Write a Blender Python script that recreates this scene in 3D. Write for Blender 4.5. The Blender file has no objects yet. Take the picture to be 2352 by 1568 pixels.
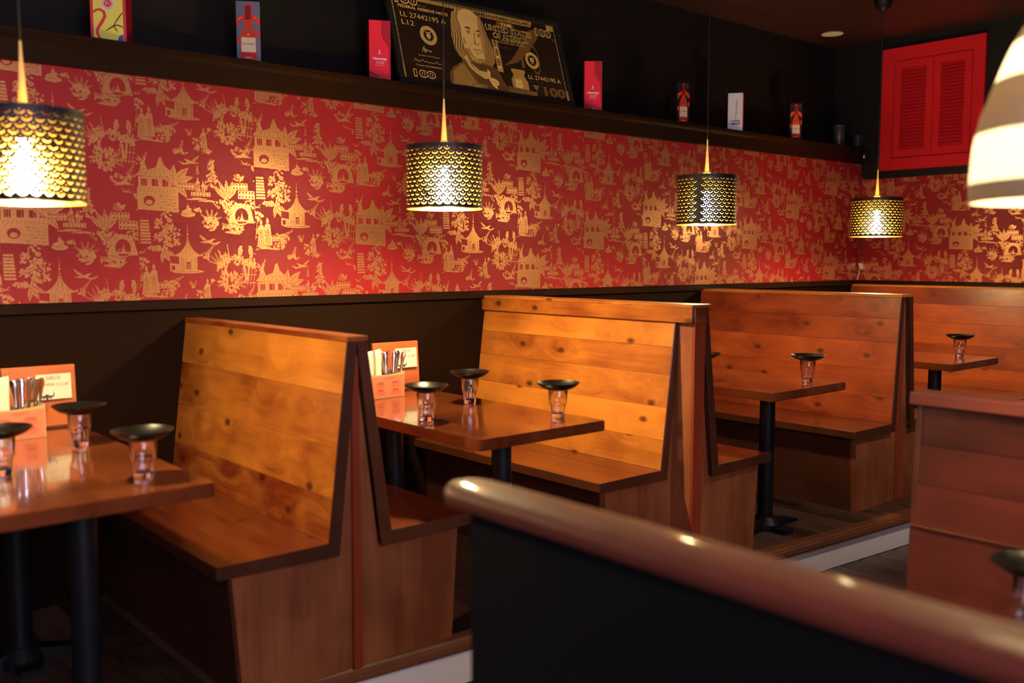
import bpy, bmesh, math, random
import numpy as np
from mathutils import Vector, Matrix, Euler
from mathutils.geometry import delaunay_2d_cdt

random.seed(7)
rng = np.random.RandomState(7)
SC = bpy.context.scene
COL = SC.collection

# ------------------------------------------------------------------ camera
YAW, PITCH, FPX = math.radians(49.139), math.radians(4.976), 2203.2
d = Vector((math.cos(YAW) * math.cos(PITCH), math.sin(YAW) * math.cos(PITCH), -math.sin(PITCH)))
r = Vector((math.sin(YAW), -math.cos(YAW), 0))
u = r.cross(d)
cam = bpy.data.cameras.new('camera')
cam.sensor_width = 36.0
cam.lens = FPX / 2352 * 36.0
cam.clip_start = 0.05
cam.dof.use_dof = True
cam.dof.focus_distance = 4.9
cam.dof.aperture_fstop = 1.7
camo = bpy.data.objects.new('camera', cam)
COL.objects.link(camo)
camo.matrix_world = Matrix(((r.x, u.x, -d.x, 0), (r.y, u.y, -d.y, 0), (r.z, u.z, -d.z, 1.36), (0, 0, 0, 1)))
SC.camera = camo

# ------------------------------------------------------------------ world, big lights, exposure
W = bpy.data.worlds.new('world')
SC.world = W
W.use_nodes = True
W.node_tree.nodes['Background'].inputs[0].default_value = (0.74, 0.72, 1.0, 1)
W.node_tree.nodes['Background'].inputs[1].default_value = 0.07


def area(name, loc, target, sx, sy, power, color):
    L = bpy.data.lights.new(name, 'AREA')
    L.shape = 'RECTANGLE'
    L.size, L.size_y, L.energy, L.color = sx, sy, power, color
    o = bpy.data.objects.new(name, L)
    o.location = loc
    o.rotation_euler = (Vector(target) - Vector(loc)).to_track_quat('-Z', 'Y').to_euler()
    COL.objects.link(o)
    return o


area('window_daylight', (0.9, -2.3, 1.9), (3.2, 3.2, 1.5), 4.2, 1.7, 195, (0.92, 0.81, 1.0))
for nm_, x_, y_, e_ in (('aisle_downlight', 4.9, 0.7, 150), ('aisle_downlight', 2.9, -0.6, 60)):
    sl = bpy.data.lights.new(nm_, 'SPOT')
    sl.energy, sl.color, sl.spot_size, sl.spot_blend, sl.shadow_soft_size = e_, (1.0, 0.80, 0.62), math.radians(95), .7, .06
    so = bpy.data.objects.new(nm_, sl)
    so.location = (x_, y_, 2.98)
    so.rotation_euler = (math.radians(12), 0, 0)
    COL.objects.link(so)
PEND_E = 1700.0
PEND_COL = (1.0, 0.80, 0.40)
SC.view_settings.view_transform = 'Standard'
SC.view_settings.look = 'None'
SC.view_settings.exposure = 0.0
SC.view_settings.gamma = 1.0
SC.view_settings.use_curve_mapping = False

# ------------------------------------------------------------------ materials


def newmat(name):
    m = bpy.data.materials.new(name)
    m.use_nodes = True
    nt = m.node_tree
    return m, nt, nt.nodes['Principled BSDF']


def plain(name, c, rough=0.5, metal=0.0, coat=0.0, emis=None, es=0.0, noise=0.0, nscale=20, spec=0.5):
    m, nt, b = newmat(name)
    b.inputs['Base Color'].default_value = (*c, 1)
    b.inputs['Roughness'].default_value = rough
    b.inputs['Metallic'].default_value = metal
    b.inputs['Coat Weight'].default_value = coat
    b.inputs['Specular IOR Level'].default_value = spec
    if emis:
        b.inputs['Emission Color'].default_value = (*emis, 1)
        b.inputs['Emission Strength'].default_value = es
    if noise > 0:
        tc = nt.nodes.new('ShaderNodeTexCoord')
        n = nt.nodes.new('ShaderNodeTexNoise')
        n.inputs['Scale'].default_value = nscale
        n.inputs['Detail'].default_value = 5
        nt.links.new(tc.outputs['Object'], n.inputs['Vector'])
        mx = nt.nodes.new('ShaderNodeMix')
        mx.data_type = 'RGBA'
        mx.inputs[6].default_value = (*[x * (1 - noise) for x in c], 1)
        mx.inputs[7].default_value = (*[min(1, x * (1 + noise)) for x in c], 1)
        nt.links.new(n.outputs['Fac'], mx.inputs[0])
        nt.links.new(mx.outputs[2], b.inputs['Base Color'])
        bp = nt.nodes.new('ShaderNodeBump')
        bp.inputs['Strength'].default_value = 0.12
        bp.inputs['Distance'].default_value = 0.004
        nt.links.new(n.outputs['Fac'], bp.inputs['Height'])
        nt.links.new(bp.outputs[0], b.inputs['Normal'])
    return m


def wood(name, axis, dark, light, knot=(0.05, 0.01, 0.004), rough=0.32, coat=0.25, kscale=3.2, knots=True, fine=1.0, vary=0.35, coatr=0.18, plane=(1, 2)):
    """stained board, grain along axis 0/1/2 of object space"""
    m, nt, b = newmat(name)
    N, L = nt.nodes.new, nt.links.new
    tc = N('ShaderNodeTexCoord')
    oi = N('ShaderNodeObjectInfo')
    mul = N('ShaderNodeMath'); mul.operation = 'MULTIPLY'; mul.inputs[1].default_value = 37.0
    L(oi.outputs['Random'], mul.inputs[0])
    add = N('ShaderNodeVectorMath'); add.operation = 'ADD'
    L(tc.outputs['Object'], add.inputs[0]); L(mul.outputs[0], add.inputs[1])
    sc = [1.0, 1.0, 1.0]
    sc = [9.0 * fine, 9.0 * fine, 9.0 * fine]
    sc[axis] = 1.0
    mp = N('ShaderNodeMapping'); mp.inputs['Scale'].default_value = sc
    # knots: voronoi with slightly stretched cells
    sx = N('ShaderNodeSeparateXYZ'); cx = N('ShaderNodeCombineXYZ')
    L(add.outputs[0], sx.inputs[0]); L(sx.outputs[plane[0]], cx.inputs[0]); L(sx.outputs[plane[1]], cx.inputs[1])
    mk = N('ShaderNodeMapping'); mk.inputs['Scale'].default_value = (kscale, kscale * 1.7, 1)
    L(cx.outputs[0], mk.inputs[0])
    vo = N('ShaderNodeTexVoronoi'); vo.inputs['Scale'].default_value = 1.0; vo.voronoi_dimensions = '2D'
    L(mk.outputs[0], vo.inputs['Vector'])
    # distort the grain round the knots
    kd = N('ShaderNodeMapRange'); kd.inputs[1].default_value = 0.0; kd.inputs[2].default_value = 0.45
    kd.inputs[3].default_value = 0.065 if knots else 0.0; kd.inputs[4].default_value = 0.0
    L(vo.outputs['Distance'], kd.inputs[0])
    add2 = N('ShaderNodeVectorMath'); add2.operation = 'ADD'
    L(add.outputs[0], add2.inputs[0]); L(kd.outputs[0], add2.inputs[1])
    L(add2.outputs[0], mp.inputs[0])
    n1 = N('ShaderNodeTexNoise'); n1.inputs['Scale'].default_value = 1.3; n1.inputs['Detail'].default_value = 3; n1.inputs['Roughness'].default_value = 0.55
    L(mp.outputs[0], n1.inputs['Vector'])
    mp2 = N('ShaderNodeMapping')
    s2 = [55.0 * fine] * 3; s2[axis] = 2.2
    mp2.inputs['Scale'].default_value = s2
    L(add2.outputs[0], mp2.inputs[0])
    n2 = N('ShaderNodeTexNoise'); n2.inputs['Scale'].default_value = 1.5; n2.inputs['Detail'].default_value = 4
    L(mp2.outputs[0], n2.inputs['Vector'])
    # blotchy stain
    n3 = N('ShaderNodeTexNoise'); n3.inputs['Scale'].default_value = 4.0; n3.inputs['Detail'].default_value = 2
    L(add.outputs[0], n3.inputs['Vector'])
    a = N('ShaderNodeMath'); a.operation = 'MULTIPLY_ADD'; a.inputs[1].default_value = 0.75
    L(n1.outputs['Fac'], a.inputs[0])
    b2 = N('ShaderNodeMath'); b2.operation = 'MULTIPLY'; b2.inputs[1].default_value = 0.35
    L(n2.outputs['Fac'], b2.inputs[0]); L(b2.outputs[0], a.inputs[2])
    c2 = N('ShaderNodeMath'); c2.operation = 'MULTIPLY_ADD'; c2.inputs[1].default_value = 0.7; 
    L(n3.outputs['Fac'], c2.inputs[0]); L(a.outputs[0], c2.inputs[2])
    rr = N('ShaderNodeMath'); rr.operation = 'MULTIPLY_ADD'; rr.inputs[1].default_value = vary
    L(oi.outputs['Random'], rr.inputs[0]); L(c2.outputs[0], rr.inputs[2])
    ramp = N('ShaderNodeMapRange'); ramp.inputs[1].default_value = 0.70 + vary * 0.25; ramp.inputs[2].default_value = 1.10 + vary * 0.75
    L(rr.outputs[0], ramp.inputs[0])
    mx = N('ShaderNodeMix'); mx.data_type = 'RGBA'
    mx.inputs[6].default_value = (*dark, 1); mx.inputs[7].default_value = (*light, 1)
    L(ramp.outputs[0], mx.inputs[0])
    out = mx.outputs[2]
    if knots:
        kr = N('ShaderNodeMapRange'); kr.inputs[1].default_value = 0.04; kr.inputs[2].default_value = 0.10
        kr.inputs[3].default_value = 1.0; kr.inputs[4].default_value = 0.0
        L(vo.outputs['Distance'], kr.inputs[0])
        # only some cells carry a knot
        sp = N('ShaderNodeSeparateColor'); L(vo.outputs['Color'], sp.inputs[0])
        gt = N('ShaderNodeMath'); gt.operation = 'GREATER_THAN'; gt.inputs[1].default_value = 0.36
        L(sp.outputs[0], gt.inputs[0])
        km = N('ShaderNodeMath'); km.operation = 'MULTIPLY'; L(kr.outputs[0], km.inputs[0]); L(gt.outputs[0], km.inputs[1])
        km2 = N('ShaderNodeMath'); km2.operation = 'MULTIPLY'; km2.inputs[1].default_value = 0.85; L(km.outputs[0], km2.inputs[0])
        mk2 = N('ShaderNodeMix'); mk2.data_type = 'RGBA'; mk2.inputs[7].default_value = (*knot, 1)
        L(km2.outputs[0], mk2.inputs[0]); L(out, mk2.inputs[6])
        out = mk2.outputs[2]
    L(out, b.inputs['Base Color'])
    b.inputs['Roughness'].default_value = rough
    b.inputs['Coat Weight'].default_value = coat
    b.inputs['Coat Roughness'].default_value = coatr
    bp = N('ShaderNodeBump'); bp.inputs['Strength'].default_value = 0.10; bp.inputs['Distance'].default_value = 0.002
    L(n2.outputs['Fac'], bp.inputs['Height']); L(bp.outputs[0], b.inputs['Normal'])
    return m


PD, PL = (0.17, 0.025, 0.006), (0.62, 0.20, 0.026)
M = {}
M['pine_y'] = wood('pine_stained_y', 1, PD, PL, vary=0.55)
M['pine_deep'] = wood('pine_deep_stain', 1, (0.13, 0.014, 0.005), (0.44, 0.082, 0.018), vary=0.5)
M['pine_x'] = wood('pine_stained_x', 0, PD, PL)
M['table'] = wood('tabletop_pine', 1, plane=(1, 0), dark=(0.10, 0.017, 0.006), light=(0.22, 0.050, 0.013), rough=0.16, coat=0.9, coatr=0.07, kscale=2.2, vary=0.1)
M['seat'] = wood('seat_pine', 1, (0.10, 0.014, 0.005), (0.20, 0.040, 0.011), plane=(1, 0), rough=0.26, coat=0.5, coatr=0.14)
M['edge'] = wood('dark_edge', 2, (0.055, 0.013, 0.005), (0.10, 0.026, 0.009), knots=False, rough=0.4)
M['edge_x'] = wood('dark_edge_x', 0, (0.06, 0.014, 0.005), (0.11, 0.028, 0.009), knots=False, rough=0.4)
M['ply'] = wood('end_plywood', 2, (0.17, 0.042, 0.014), (0.34, 0.105, 0.040), knots=False, rough=0.4, coat=0.15, vary=0.1, fine=0.7)
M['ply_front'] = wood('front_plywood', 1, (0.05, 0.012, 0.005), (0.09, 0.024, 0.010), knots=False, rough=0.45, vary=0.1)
M['post'] = wood('red_post', 2, (0.22, 0.030, 0.010), (0.30, 0.045, 0.014), knots=False, rough=0.35, vary=0.1)
M['redpine_y'] = wood('red_brown_pine', 1, (0.030, 0.006, 0.005), (0.125, 0.022, 0.012), rough=0.35, coat=0.35, coatr=0.3, vary=.5)
M['cap'] = wood('rail_cap_wood', 1, (0.12, 0.019, 0.012), (0.22, 0.044, 0.024), rough=0.6, coat=0.22, coatr=0.09, knots=False)
M['board'] = wood('menu_board_pine', 0, (0.26, 0.050, 0.014), (0.46, 0.12, 0.03), rough=0.35)
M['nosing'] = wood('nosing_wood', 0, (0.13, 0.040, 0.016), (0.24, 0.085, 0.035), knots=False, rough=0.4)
M['floor'] = wood('dark_floorboard', 1, (0.030, 0.015, 0.010), (0.14, 0.075, 0.050), knots=False, rough=0.38, coat=0.1, vary=0.6)
M['floor_edge'] = plain('floor_gap', (0.006, 0.004, 0.003), 0.8)
M['wainscot'] = plain('dark_brown_wainscot', (0.0095, 0.0036, 0.0017), 0.6, spec=0.04, noise=0.15, nscale=60)
M['shelf'] = plain('dark_shelf_wood', (0.013, 0.0050, 0.0024), 0.42, spec=0.09, noise=0.25, nscale=18)
M['black_wall'] = plain('black_wall_paint', (0.0035, 0.003, 0.0036), 0.6, spec=0.2, noise=0.1, nscale=40)
M['blue_black_wall'] = plain('blue_black_wall_paint', (0.0055, 0.006, 0.008), 0.5, spec=0.3, noise=0.1, nscale=40)
M['ceiling'] = plain('dark_red_ceiling', (0.030, 0.006, 0.006), 0.5, noise=0.15, nscale=10)
M['black_panel'] = plain('black_panel_paint', (0.0045, 0.0045, 0.0058), 0.6, spec=0.2, noise=0.15, nscale=30)
M['shutter'] = plain('red_shutter_paint', (0.62, 0.014, 0.022), 0.55, spec=0.15)
M['paper_red'] = plain('red_wallpaper', (0.29, 0.008, 0.015), 0.5, spec=0.3, noise=0.05, nscale=220)
M['riser'] = plain('cream_riser_board', (0.86, 0.77, 0.80), 0.45, noise=0.04, nscale=12)
M['black_metal'] = plain('black_metal', (0.006, 0.006, 0.008), 0.45, spec=0.3)
M['shade_black'] = plain('black_lamp_shade', (0.012, 0.010, 0.012), 0.55)
M['shade_gold'] = plain('gold_lining', (0.95, 0.62, 0.16), 0.28, metal=1.0)
M['brass_light'] = plain('translucent_cord_cone', (0.85, 0.66, 0.28), 0.35)
M['cord'] = plain('black_cord', (0.01, 0.01, 0.012), 0.5)
M['plate'] = plain('black_glazed_plate', (0.005, 0.0042, 0.004), 0.30, spec=0.3)
M['steel'] = plain('polished_steel', (0.75, 0.74, 0.76), 0.14, metal=1.0)
M['chrome'] = plain('chrome_plastic', (0.75, 0.72, 0.72), 0.25, metal=0.8)
M['cream'] = plain('cream_paper', (0.60, 0.53, 0.38), 0.6, noise=0.05, nscale=40)
M['caddy'] = plain('pale_wood_caddy', (0.42, 0.27, 0.12), 0.45, noise=0.1, nscale=30)
M['menu'] = plain('orange_menu_paper', (0.60, 0.16, 0.075), 0.5)
M['ink'] = plain('brown_ink', (0.10, 0.02, 0.015), 0.6)
M['ink_dark'] = plain('dark_ink', (0.02, 0.015, 0.03), 0.6)
M['ink_red'] = plain('red_ink', (0.30, 0.03, 0.02), 0.6)
M['box_red'] = plain('crimson_carton', (0.80, 0.022, 0.060), 0.55, spec=0.15)
M['box_red_dark'] = plain('dark_crimson_print', (0.36, 0.012, 0.035), 0.55, spec=0.15)
M['box_side'] = plain('deep_red_carton_side', (0.22, 0.008, 0.014), 0.55, spec=0.15)
M['white'] = plain('white_print', (0.85, 0.83, 0.85), 0.45)
M['yellow'] = plain('yellow_print', (0.92, 0.82, 0.16), 0.55, spec=0.15)
M['blue'] = plain('blue_print', (0.05, 0.12, 0.50), 0.4)
M['logo_red'] = plain('logo_red_print', (0.60, 0.03, 0.05), 0.4)
M['box_black'] = plain('black_carton', (0.015, 0.012, 0.016), 0.55, spec=0.15)
M['box_blue'] = plain('blue_grey_carton', (0.10, 0.13, 0.24), 0.25)
M['amber'] = plain('amber_print', (0.55, 0.035, 0.02), 0.55, spec=0.15)
M['orange_print'] = plain('orange_glow_print', (0.85, 0.20, 0.04), 0.55, spec=0.15)
M['label'] = plain('bottle_label_print', (0.62, 0.52, 0.42), 0.5)
M['pink'] = plain('pink_red_print', (0.75, 0.06, 0.09), 0.55, spec=0.15)
M['bill_bg'] = plain('banknote_black_print', (0.018, 0.009, 0.006), 0.55, spec=0.15)
M['gold3'] = plain('banknote_gold_light', (0.90, 0.60, 0.17), 0.4)
M['gold2'] = plain('banknote_gold_mid', (0.52, 0.31, 0.075), 0.4)
M['gold1'] = plain('banknote_gold_dark', (0.17, 0.085, 0.024), 0.4)
M['frame'] = plain('black_picture_frame', (0.008, 0.008, 0.010), 0.4)
M['brass'] = plain('dull_brass', (0.45, 0.38, 0.16), 0.4, metal=0.6)
M['dark_plastic'] = plain('dark_plastic', (0.03, 0.028, 0.032), 0.4)

# wallpaper gold: half metallic ink with engraved breakup
m, nt, b = newmat('gold_wallpaper_ink')
b.inputs['Base Color'].default_value = (0.80, 0.42, 0.13, 1)
b.inputs['Metallic'].default_value = 0.6
b.inputs['Roughness'].default_value = 0.36
tc = nt.nodes.new('ShaderNodeTexCoord'); no = nt.nodes.new('ShaderNodeTexNoise')
no.inputs['Scale'].default_value = 260; no.inputs['Detail'].default_value = 3
nt.links.new(tc.outputs['Object'], no.inputs['Vector'])
mr = nt.nodes.new('ShaderNodeMapRange'); mr.inputs[1].default_value = 0.42; mr.inputs[2].default_value = 0.58
nt.links.new(no.outputs['Fac'], mr.inputs[0])
mx = nt.nodes.new('ShaderNodeMix'); mx.data_type = 'RGBA'
mx.inputs[6].default_value = (0.46, 0.15, 0.065, 1); mx.inputs[7].default_value = (0.57, 0.30, 0.12, 1)
nt.links.new(mr.outputs[0], mx.inputs[0]); nt.links.new(mx.outputs[2], b.inputs['Base Color'])
M['gold_ink'] = m

m = bpy.data.materials.new('clear_glass'); m.use_nodes = True
nt = m.node_tree; b = nt.nodes['Principled BSDF']
b.inputs['Base Color'].default_value = (0.95, 0.96, 1.0, 1)
b.inputs['Transmission Weight'].default_value = 1.0
b.inputs['Roughness'].default_value = 0.0
b.inputs['IOR'].default_value = 1.48
M['glass'] = m

m, nt, b = newmat('glowing_bulb')
b.inputs['Emission Color'].default_value = (*PEND_COL, 1)
b.inputs['Emission Strength'].default_value = PEND_E
M['bulb'] = m


def translucent(name, c, k):
    m = bpy.data.materials.new(name); m.use_nodes = True
    nt = m.node_tree
    b = nt.nodes['Principled BSDF']
    b.inputs['Base Color'].default_value = (*c, 1); b.inputs['Roughness'].default_value = 0.6
    t = nt.nodes.new('ShaderNodeBsdfTranslucent'); t.inputs[0].default_value = (*c, 1)
    mx = nt.nodes.new('ShaderNodeMixShader'); mx.inputs[0].default_value = k
    nt.links.new(b.outputs[0], mx.inputs[1]); nt.links.new(t.outputs[0], mx.inputs[2])
    nt.links.new(mx.outputs[0], nt.nodes['Material Output'].inputs[0])
    return m


M['paper_shade'] = translucent('thin_paper_shade', (0.95, 0.93, 0.90), 0.7)
M['weave_shade'] = translucent('grey_woven_shade', (0.36, 0.29, 0.25), 0.22)

# ------------------------------------------------------------------ object helpers


def link(name, me, parent=None, loc=(0, 0, 0), rot=(0, 0, 0)):
    o = bpy.data.objects.new(name, me)
    COL.objects.link(o)
    o.location = loc
    o.rotation_euler = rot
    if parent:
        o.parent = parent
    return o


def mesh(bm, mat, smooth=False, name='mesh'):
    me = bpy.data.meshes.new(name)
    bmesh.ops.recalc_face_normals(bm, faces=bm.faces)
    bm.to_mesh(me)
    bm.free()
    if mat:
        me.materials.append(M[mat] if isinstance(mat, str) else mat)
    if smooth:
        for p in me.polygons:
            p.use_smooth = True
        me.set_sharp_from_angle(angle=math.radians(38))
    return me


def obj(name, bm, mat, parent=None, loc=(0, 0, 0), rot=(0, 0, 0), smooth=False):
    return link(name, mesh(bm, mat, smooth, name), parent, loc, rot)


def tag(o, label=None, cat=None, group=None, kind=None):
    if label: o['label'] = label
    if cat: o['category'] = cat
    if group: o['group'] = group
    if kind: o['kind'] = kind
    return o


def root(name, label, cat, loc=(0, 0, 0), rz=0.0, group=None):
    return tag(link(name, None, None, loc, (0, 0, rz)), label, cat, group)


def box(x0, x1, y0, y1, z0, z1, bev=0.0, seg=1, bm=None):
    own = bm is None
    if own: bm = bmesh.new()
    vs = [bm.verts.new(p) for p in ((x0, y0, z0), (x1, y0, z0), (x1, y1, z0), (x0, y1, z0), (x0, y0, z1), (x1, y0, z1), (x1, y1, z1), (x0, y1, z1))]
    for f in ((0, 1, 2, 3), (4, 5, 6, 7), (0, 1, 5, 4), (1, 2, 6, 5), (2, 3, 7, 6), (3, 0, 4, 7)):
        bm.faces.new([vs[i] for i in f])
    if bev and own:
        bmesh.ops.bevel(bm, geom=bm.edges[:], offset=bev, segments=seg, affect='EDGES', profile=0.5)
    return bm


def prism(pts, a0, a1, axis='y', bev=0.0, bm=None, seg=1):
    """polygon pts extruded along axis; pts are (x,z) for y, (x,y) for z, (y,z) for x"""
    own = bm is None
    if own: bm = bmesh.new()
    f = {'y': lambda p, t: (p[0], t, p[1]), 'z': lambda p, t: (p[0], p[1], t), 'x': lambda p, t: (t, p[0], p[1])}[axis]
    A = [bm.verts.new(f(p, a0)) for p in pts]
    B = [bm.verts.new(f(p, a1)) for p in pts]
    bm.faces.new(A); bm.faces.new(B)
    n = len(pts)
    for i in range(n):
        bm.faces.new((A[i], A[(i + 1) % n], B[(i + 1) % n], B[i]))
    if bev and own:
        bmesh.ops.recalc_face_normals(bm, faces=bm.faces)
        bmesh.ops.bevel(bm, geom=bm.edges[:], offset=bev, segments=seg, affect='EDGES', profile=0.5)
    return bm


def lathe(prof, n=40, bm=None, cx=0, cy=0, flute=None):
    if bm is None: bm = bmesh.new()
    rings = []
    for k, (rad, z) in enumerate(prof):
        ring = []
        for i in range(n):
            t = 2 * math.pi * i / n
            rr = rad
            if flute and flute[0] <= k < flute[1]:
                rr = rad * (1 - flute[2] * (1 if i % 4 in (2, 3) else 0))
            ring.append(bm.verts.new((cx + rr * math.cos(t), cy + rr * math.sin(t), z)))
        rings.append(ring)
    for a, b_ in zip(rings, rings[1:]):
        for i in range(n):
            bm.faces.new((a[i], a[(i + 1) % n], b_[(i + 1) % n], b_[i]))
    return bm, rings


def lathe_solid(prof, n=40, flute=None):
    bm, rg = lathe(prof, n, flute=flute)
    if prof[0][0] > 1e-5: bm.faces.new(rg[0])
    if prof[-1][0] > 1e-5: bm.faces.new(rg[-1])
    bmesh.ops.remove_doubles(bm, verts=bm.verts, dist=1e-6)
    return bm


def tube(pts, rad, n=8):
    bm = bmesh.new()
    prev = None
    P = [Vector(p) for p in pts]
    for i, p in enumerate(P):
        t = (P[min(i + 1, len(P) - 1)] - P[max(i - 1, 0)]).normalized()
        a = t.orthogonal().normalized()
        if prev is not None:
            a = (prev - t * prev.dot(t)).normalized()
        prev = a
        b_ = t.cross(a)
        rr = rad[i] if hasattr(rad, '__len__') else rad
        ring = [bm.verts.new(p + (a * math.cos(2 * math.pi * k / n) + b_ * math.sin(2 * math.pi * k / n)) * rr) for k in range(n)]
        if i:
            for k in range(n):
                bm.faces.new((last[k], last[(k + 1) % n], ring[(k + 1) % n], ring[k]))
        else:
            bm.faces.new(ring)
        last = ring
    bm.faces.new(last)
    return bm


_fc = {}


def text_bm(s, h, w=None, bm=None, x=0, z=0, y=0, align='C', bold=0.0):
    """flat lettering in the local XZ plane facing -Y, height h, squeezed to width w, a hair thick"""
    cu = bpy.data.curves.new('t', 'FONT')
    cu.body = s
    cu.size = 1.0
    cu.offset = bold
    cu.resolution_u = 3
    o = bpy.data.objects.new('t', cu)
    COL.objects.link(o)
    bpy.context.view_layer.update()
    me = o.to_mesh()
    co = np.array([v.co[:] for v in me.vertices])
    polys = [tuple(p.vertices) for p in me.polygons]
    o.to_mesh_clear()
    bpy.data.objects.remove(o)
    mn, mxx = co.min(0), co.max(0)
    hh = mxx[1] - mn[1]
    sy = h / (0.73 if hh < 0.9 else hh)
    sx = sy if w is None else w / (mxx[0] - mn[0])
    X = (co[:, 0] - mn[0]) * sx
    tw = X.max()
    X = X + x - (tw / 2 if align == 'C' else (tw if align == 'R' else 0))
    Z = co[:, 1] * sy + z
    own = bm is None
    if own: bm = bmesh.new()
    vs = [bm.verts.new((a, y, c)) for a, c in zip(X, Z)]
    for p in polys:
        try: bm.faces.new([vs[i] for i in p])
        except ValueError: pass
    return bm


def flatpoly(pts, y=0.0, bm=None):
    if bm is None: bm = bmesh.new()
    bm.faces.new([bm.verts.new((a, y, c)) for a, c in pts])
    return bm


# ---- raster canvas: shapes drawn into a boolean grid, turned into flat quads
class Canvas:
    def __init__(s, w, h, px):
        s.w, s.h, s.px = w, h, px
        s.nx, s.ny = int(round(w / px)), int(round(h / px))
        s.a = np.zeros((s.ny, s.nx), np.uint8)
        s.X, s.Y = np.meshgrid((np.arange(s.nx) + 0.5) * px, (np.arange(s.ny) + 0.5) * px)

    def poly(s, pts, v=1):
        pts = np.array(pts, float)
        m = np.zeros_like(s.a, bool)
        x0, y0 = pts.min(0); x1, y1 = pts.max(0)
        i0, i1 = max(0, int(y0 / s.px) - 1), min(s.ny, int(y1 / s.px) + 2)
        j0, j1 = max(0, int(x0 / s.px) - 1), min(s.nx, int(x1 / s.px) + 2)
        if i1 <= i0 or j1 <= j0: return
        X, Y = s.X[i0:i1, j0:j1], s.Y[i0:i1, j0:j1]
        ins = np.zeros(X.shape, bool)
        n = len(pts)
        for k in range(n):
            ax, ay = pts[k]; bx, by = pts[(k + 1) % n]
            if ay == by: continue
            c = ((ay > Y) != (by > Y)) & (X < (bx - ax) * (Y - ay) / (by - ay) + ax)
            ins ^= c
        s.a[i0:i1, j0:j1][ins] = v

    def ell(s, cx, cy, rx, ry, v=1, rot=0.0):
        R = max(rx, ry)
        i0, i1 = max(0, int((cy - R) / s.px) - 1), min(s.ny, int((cy + R) / s.px) + 2)
        j0, j1 = max(0, int((cx - R) / s.px) - 1), min(s.nx, int((cx + R) / s.px) + 2)
        if i1 <= i0 or j1 <= j0: return
        X, Y = s.X[i0:i1, j0:j1] - cx, s.Y[i0:i1, j0:j1] - cy
        c, q = math.cos(rot), math.sin(rot)
        U, V = X * c + Y * q, -X * q + Y * c
        s.a[i0:i1, j0:j1][(U / rx) ** 2 + (V / ry) ** 2 <= 1] = v

    def line(s, pts, w, v=1, w2=None):
        for k in range(len(pts) - 1):
            ax, ay = pts[k]; bx, by = pts[k + 1]
            if w2 is None: wa = wb = w
            else:
                n = len(pts) - 1
                wa = w + (w2 - w) * k / n; wb = w + (w2 - w) * (k + 1) / n
            dx, dy = bx - ax, by - ay
            L = math.hypot(dx, dy) or 1e-9
            nx, ny = -dy / L / 2, dx / L / 2
            s.poly([(ax + nx * wa, ay + ny * wa), (bx + nx * wb, by + ny * wb), (bx - nx * wb, by - ny * wb), (ax - nx * wa, ay - ny * wa)], v)
            if wb > s.px: s.ell(bx, by, wb / 2, wb / 2, v)

    def faces(s, val, x0=0.0, z0=0.0, y=0.0, axis='x', zmax=None, a=None):
        """quads (verts, faces) for the cells equal to val, merged along rows then equal rows"""
        g = (s.a if a is None else a) == val
        V, Fc = [], []
        pad = np.zeros((g.shape[0], g.shape[1] + 2), np.int8)
        pad[:, 1:-1] = g
        df = np.diff(pad, axis=1)
        open_ = {}
        for i in range(g.shape[0] + 1):
            runs = set()
            if i < g.shape[0]:
                st = np.nonzero(df[i] == 1)[0]; en = np.nonzero(df[i] == -1)[0]
                runs = set(zip(st.tolist(), en.tolist()))
            for rkey in [k for k in open_ if k not in runs]:
                i0 = open_.pop(rkey)
                a0, a1 = rkey[0] * s.px + x0, rkey[1] * s.px + x0
                b0, b1 = i0 * s.px + z0, i * s.px + z0
                n = len(V)
                if axis == 'x': V += [(a0, y, b0), (a1, y, b0), (a1, y, b1), (a0, y, b1)]
                else: V += [(y, -a0, b0), (y, -a1, b0), (y, -a1, b1), (y, -a0, b1)]
                Fc.append((n, n + 1, n + 2, n + 3))
            for rkey in runs:
                if rkey not in open_: open_[rkey] = i
        return V, Fc


def qmesh(name, V, Fc, mat):
    me = bpy.data.meshes.new(name)
    me.from_pydata(V, [], Fc)
    me.materials.append(M[mat])
    return me


# ------------------------------------------------------------------ room shell
WY, FX = 3.95, 7.023         # long wall plane, far wall plane
UY = 4.20                    # upper (recessed) wall
CZ = 3.015                   # ceiling
FL = -0.18                   # main floor
RZ0, RZ1 = 1.150, 1.188      # chair rail
WT = 2.088                   # wallpaper top on long wall
FT = 1.966                   # wallpaper top on far wall


def struct(name, bm, mat, parent=None, **k):
    o = obj(name, bm, mat, parent, **k)
    if parent is None: o['kind'] = 'structure'
    return o


def edge_y(x):               # front edge of the raised platform, slightly askew
    return 2.671 + (x - 2.129) * (2.451 - 2.671) / (4.908 - 2.129)


wl = struct('wall_left', box(-2.5, FX, WY, WY + 0.12, FL, WT), 'wainscot')
struct('wall_left_upper', box(-2.5, FX, UY, UY + 0.12, WT, CZ), 'black_wall')
wf = struct('wall_far', box(FX, FX + 0.12, -2.5, UY + 0.12, FL, CZ), 'blue_black_wall')
ce = struct('ceiling', box(-2.5, FX + 0.12, -2.5, UY + 0.12, CZ, CZ + 0.1), 'ceiling')
struct('wall_right', box(-2.5, FX + 0.12, -2.62, -2.5, FL, CZ), 'black_wall')
fl = struct('floor', box(-2.5, FX, -2.5, WY, FL - 0.1, FL), 'floor_edge')
# ceiling panels with fine seams along y
xs = [-2.5, -1.3, -0.1, 1.1, 2.3, 3.5, 4.68, 5.68, 6.45, FX]
pe = 0.002
for a, b_ in zip(xs, xs[1:]):
    obj('panel', box(a + pe, b_ - pe, -2.4, UY, CZ - 0.008, CZ), 'ceiling', ce)

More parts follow.
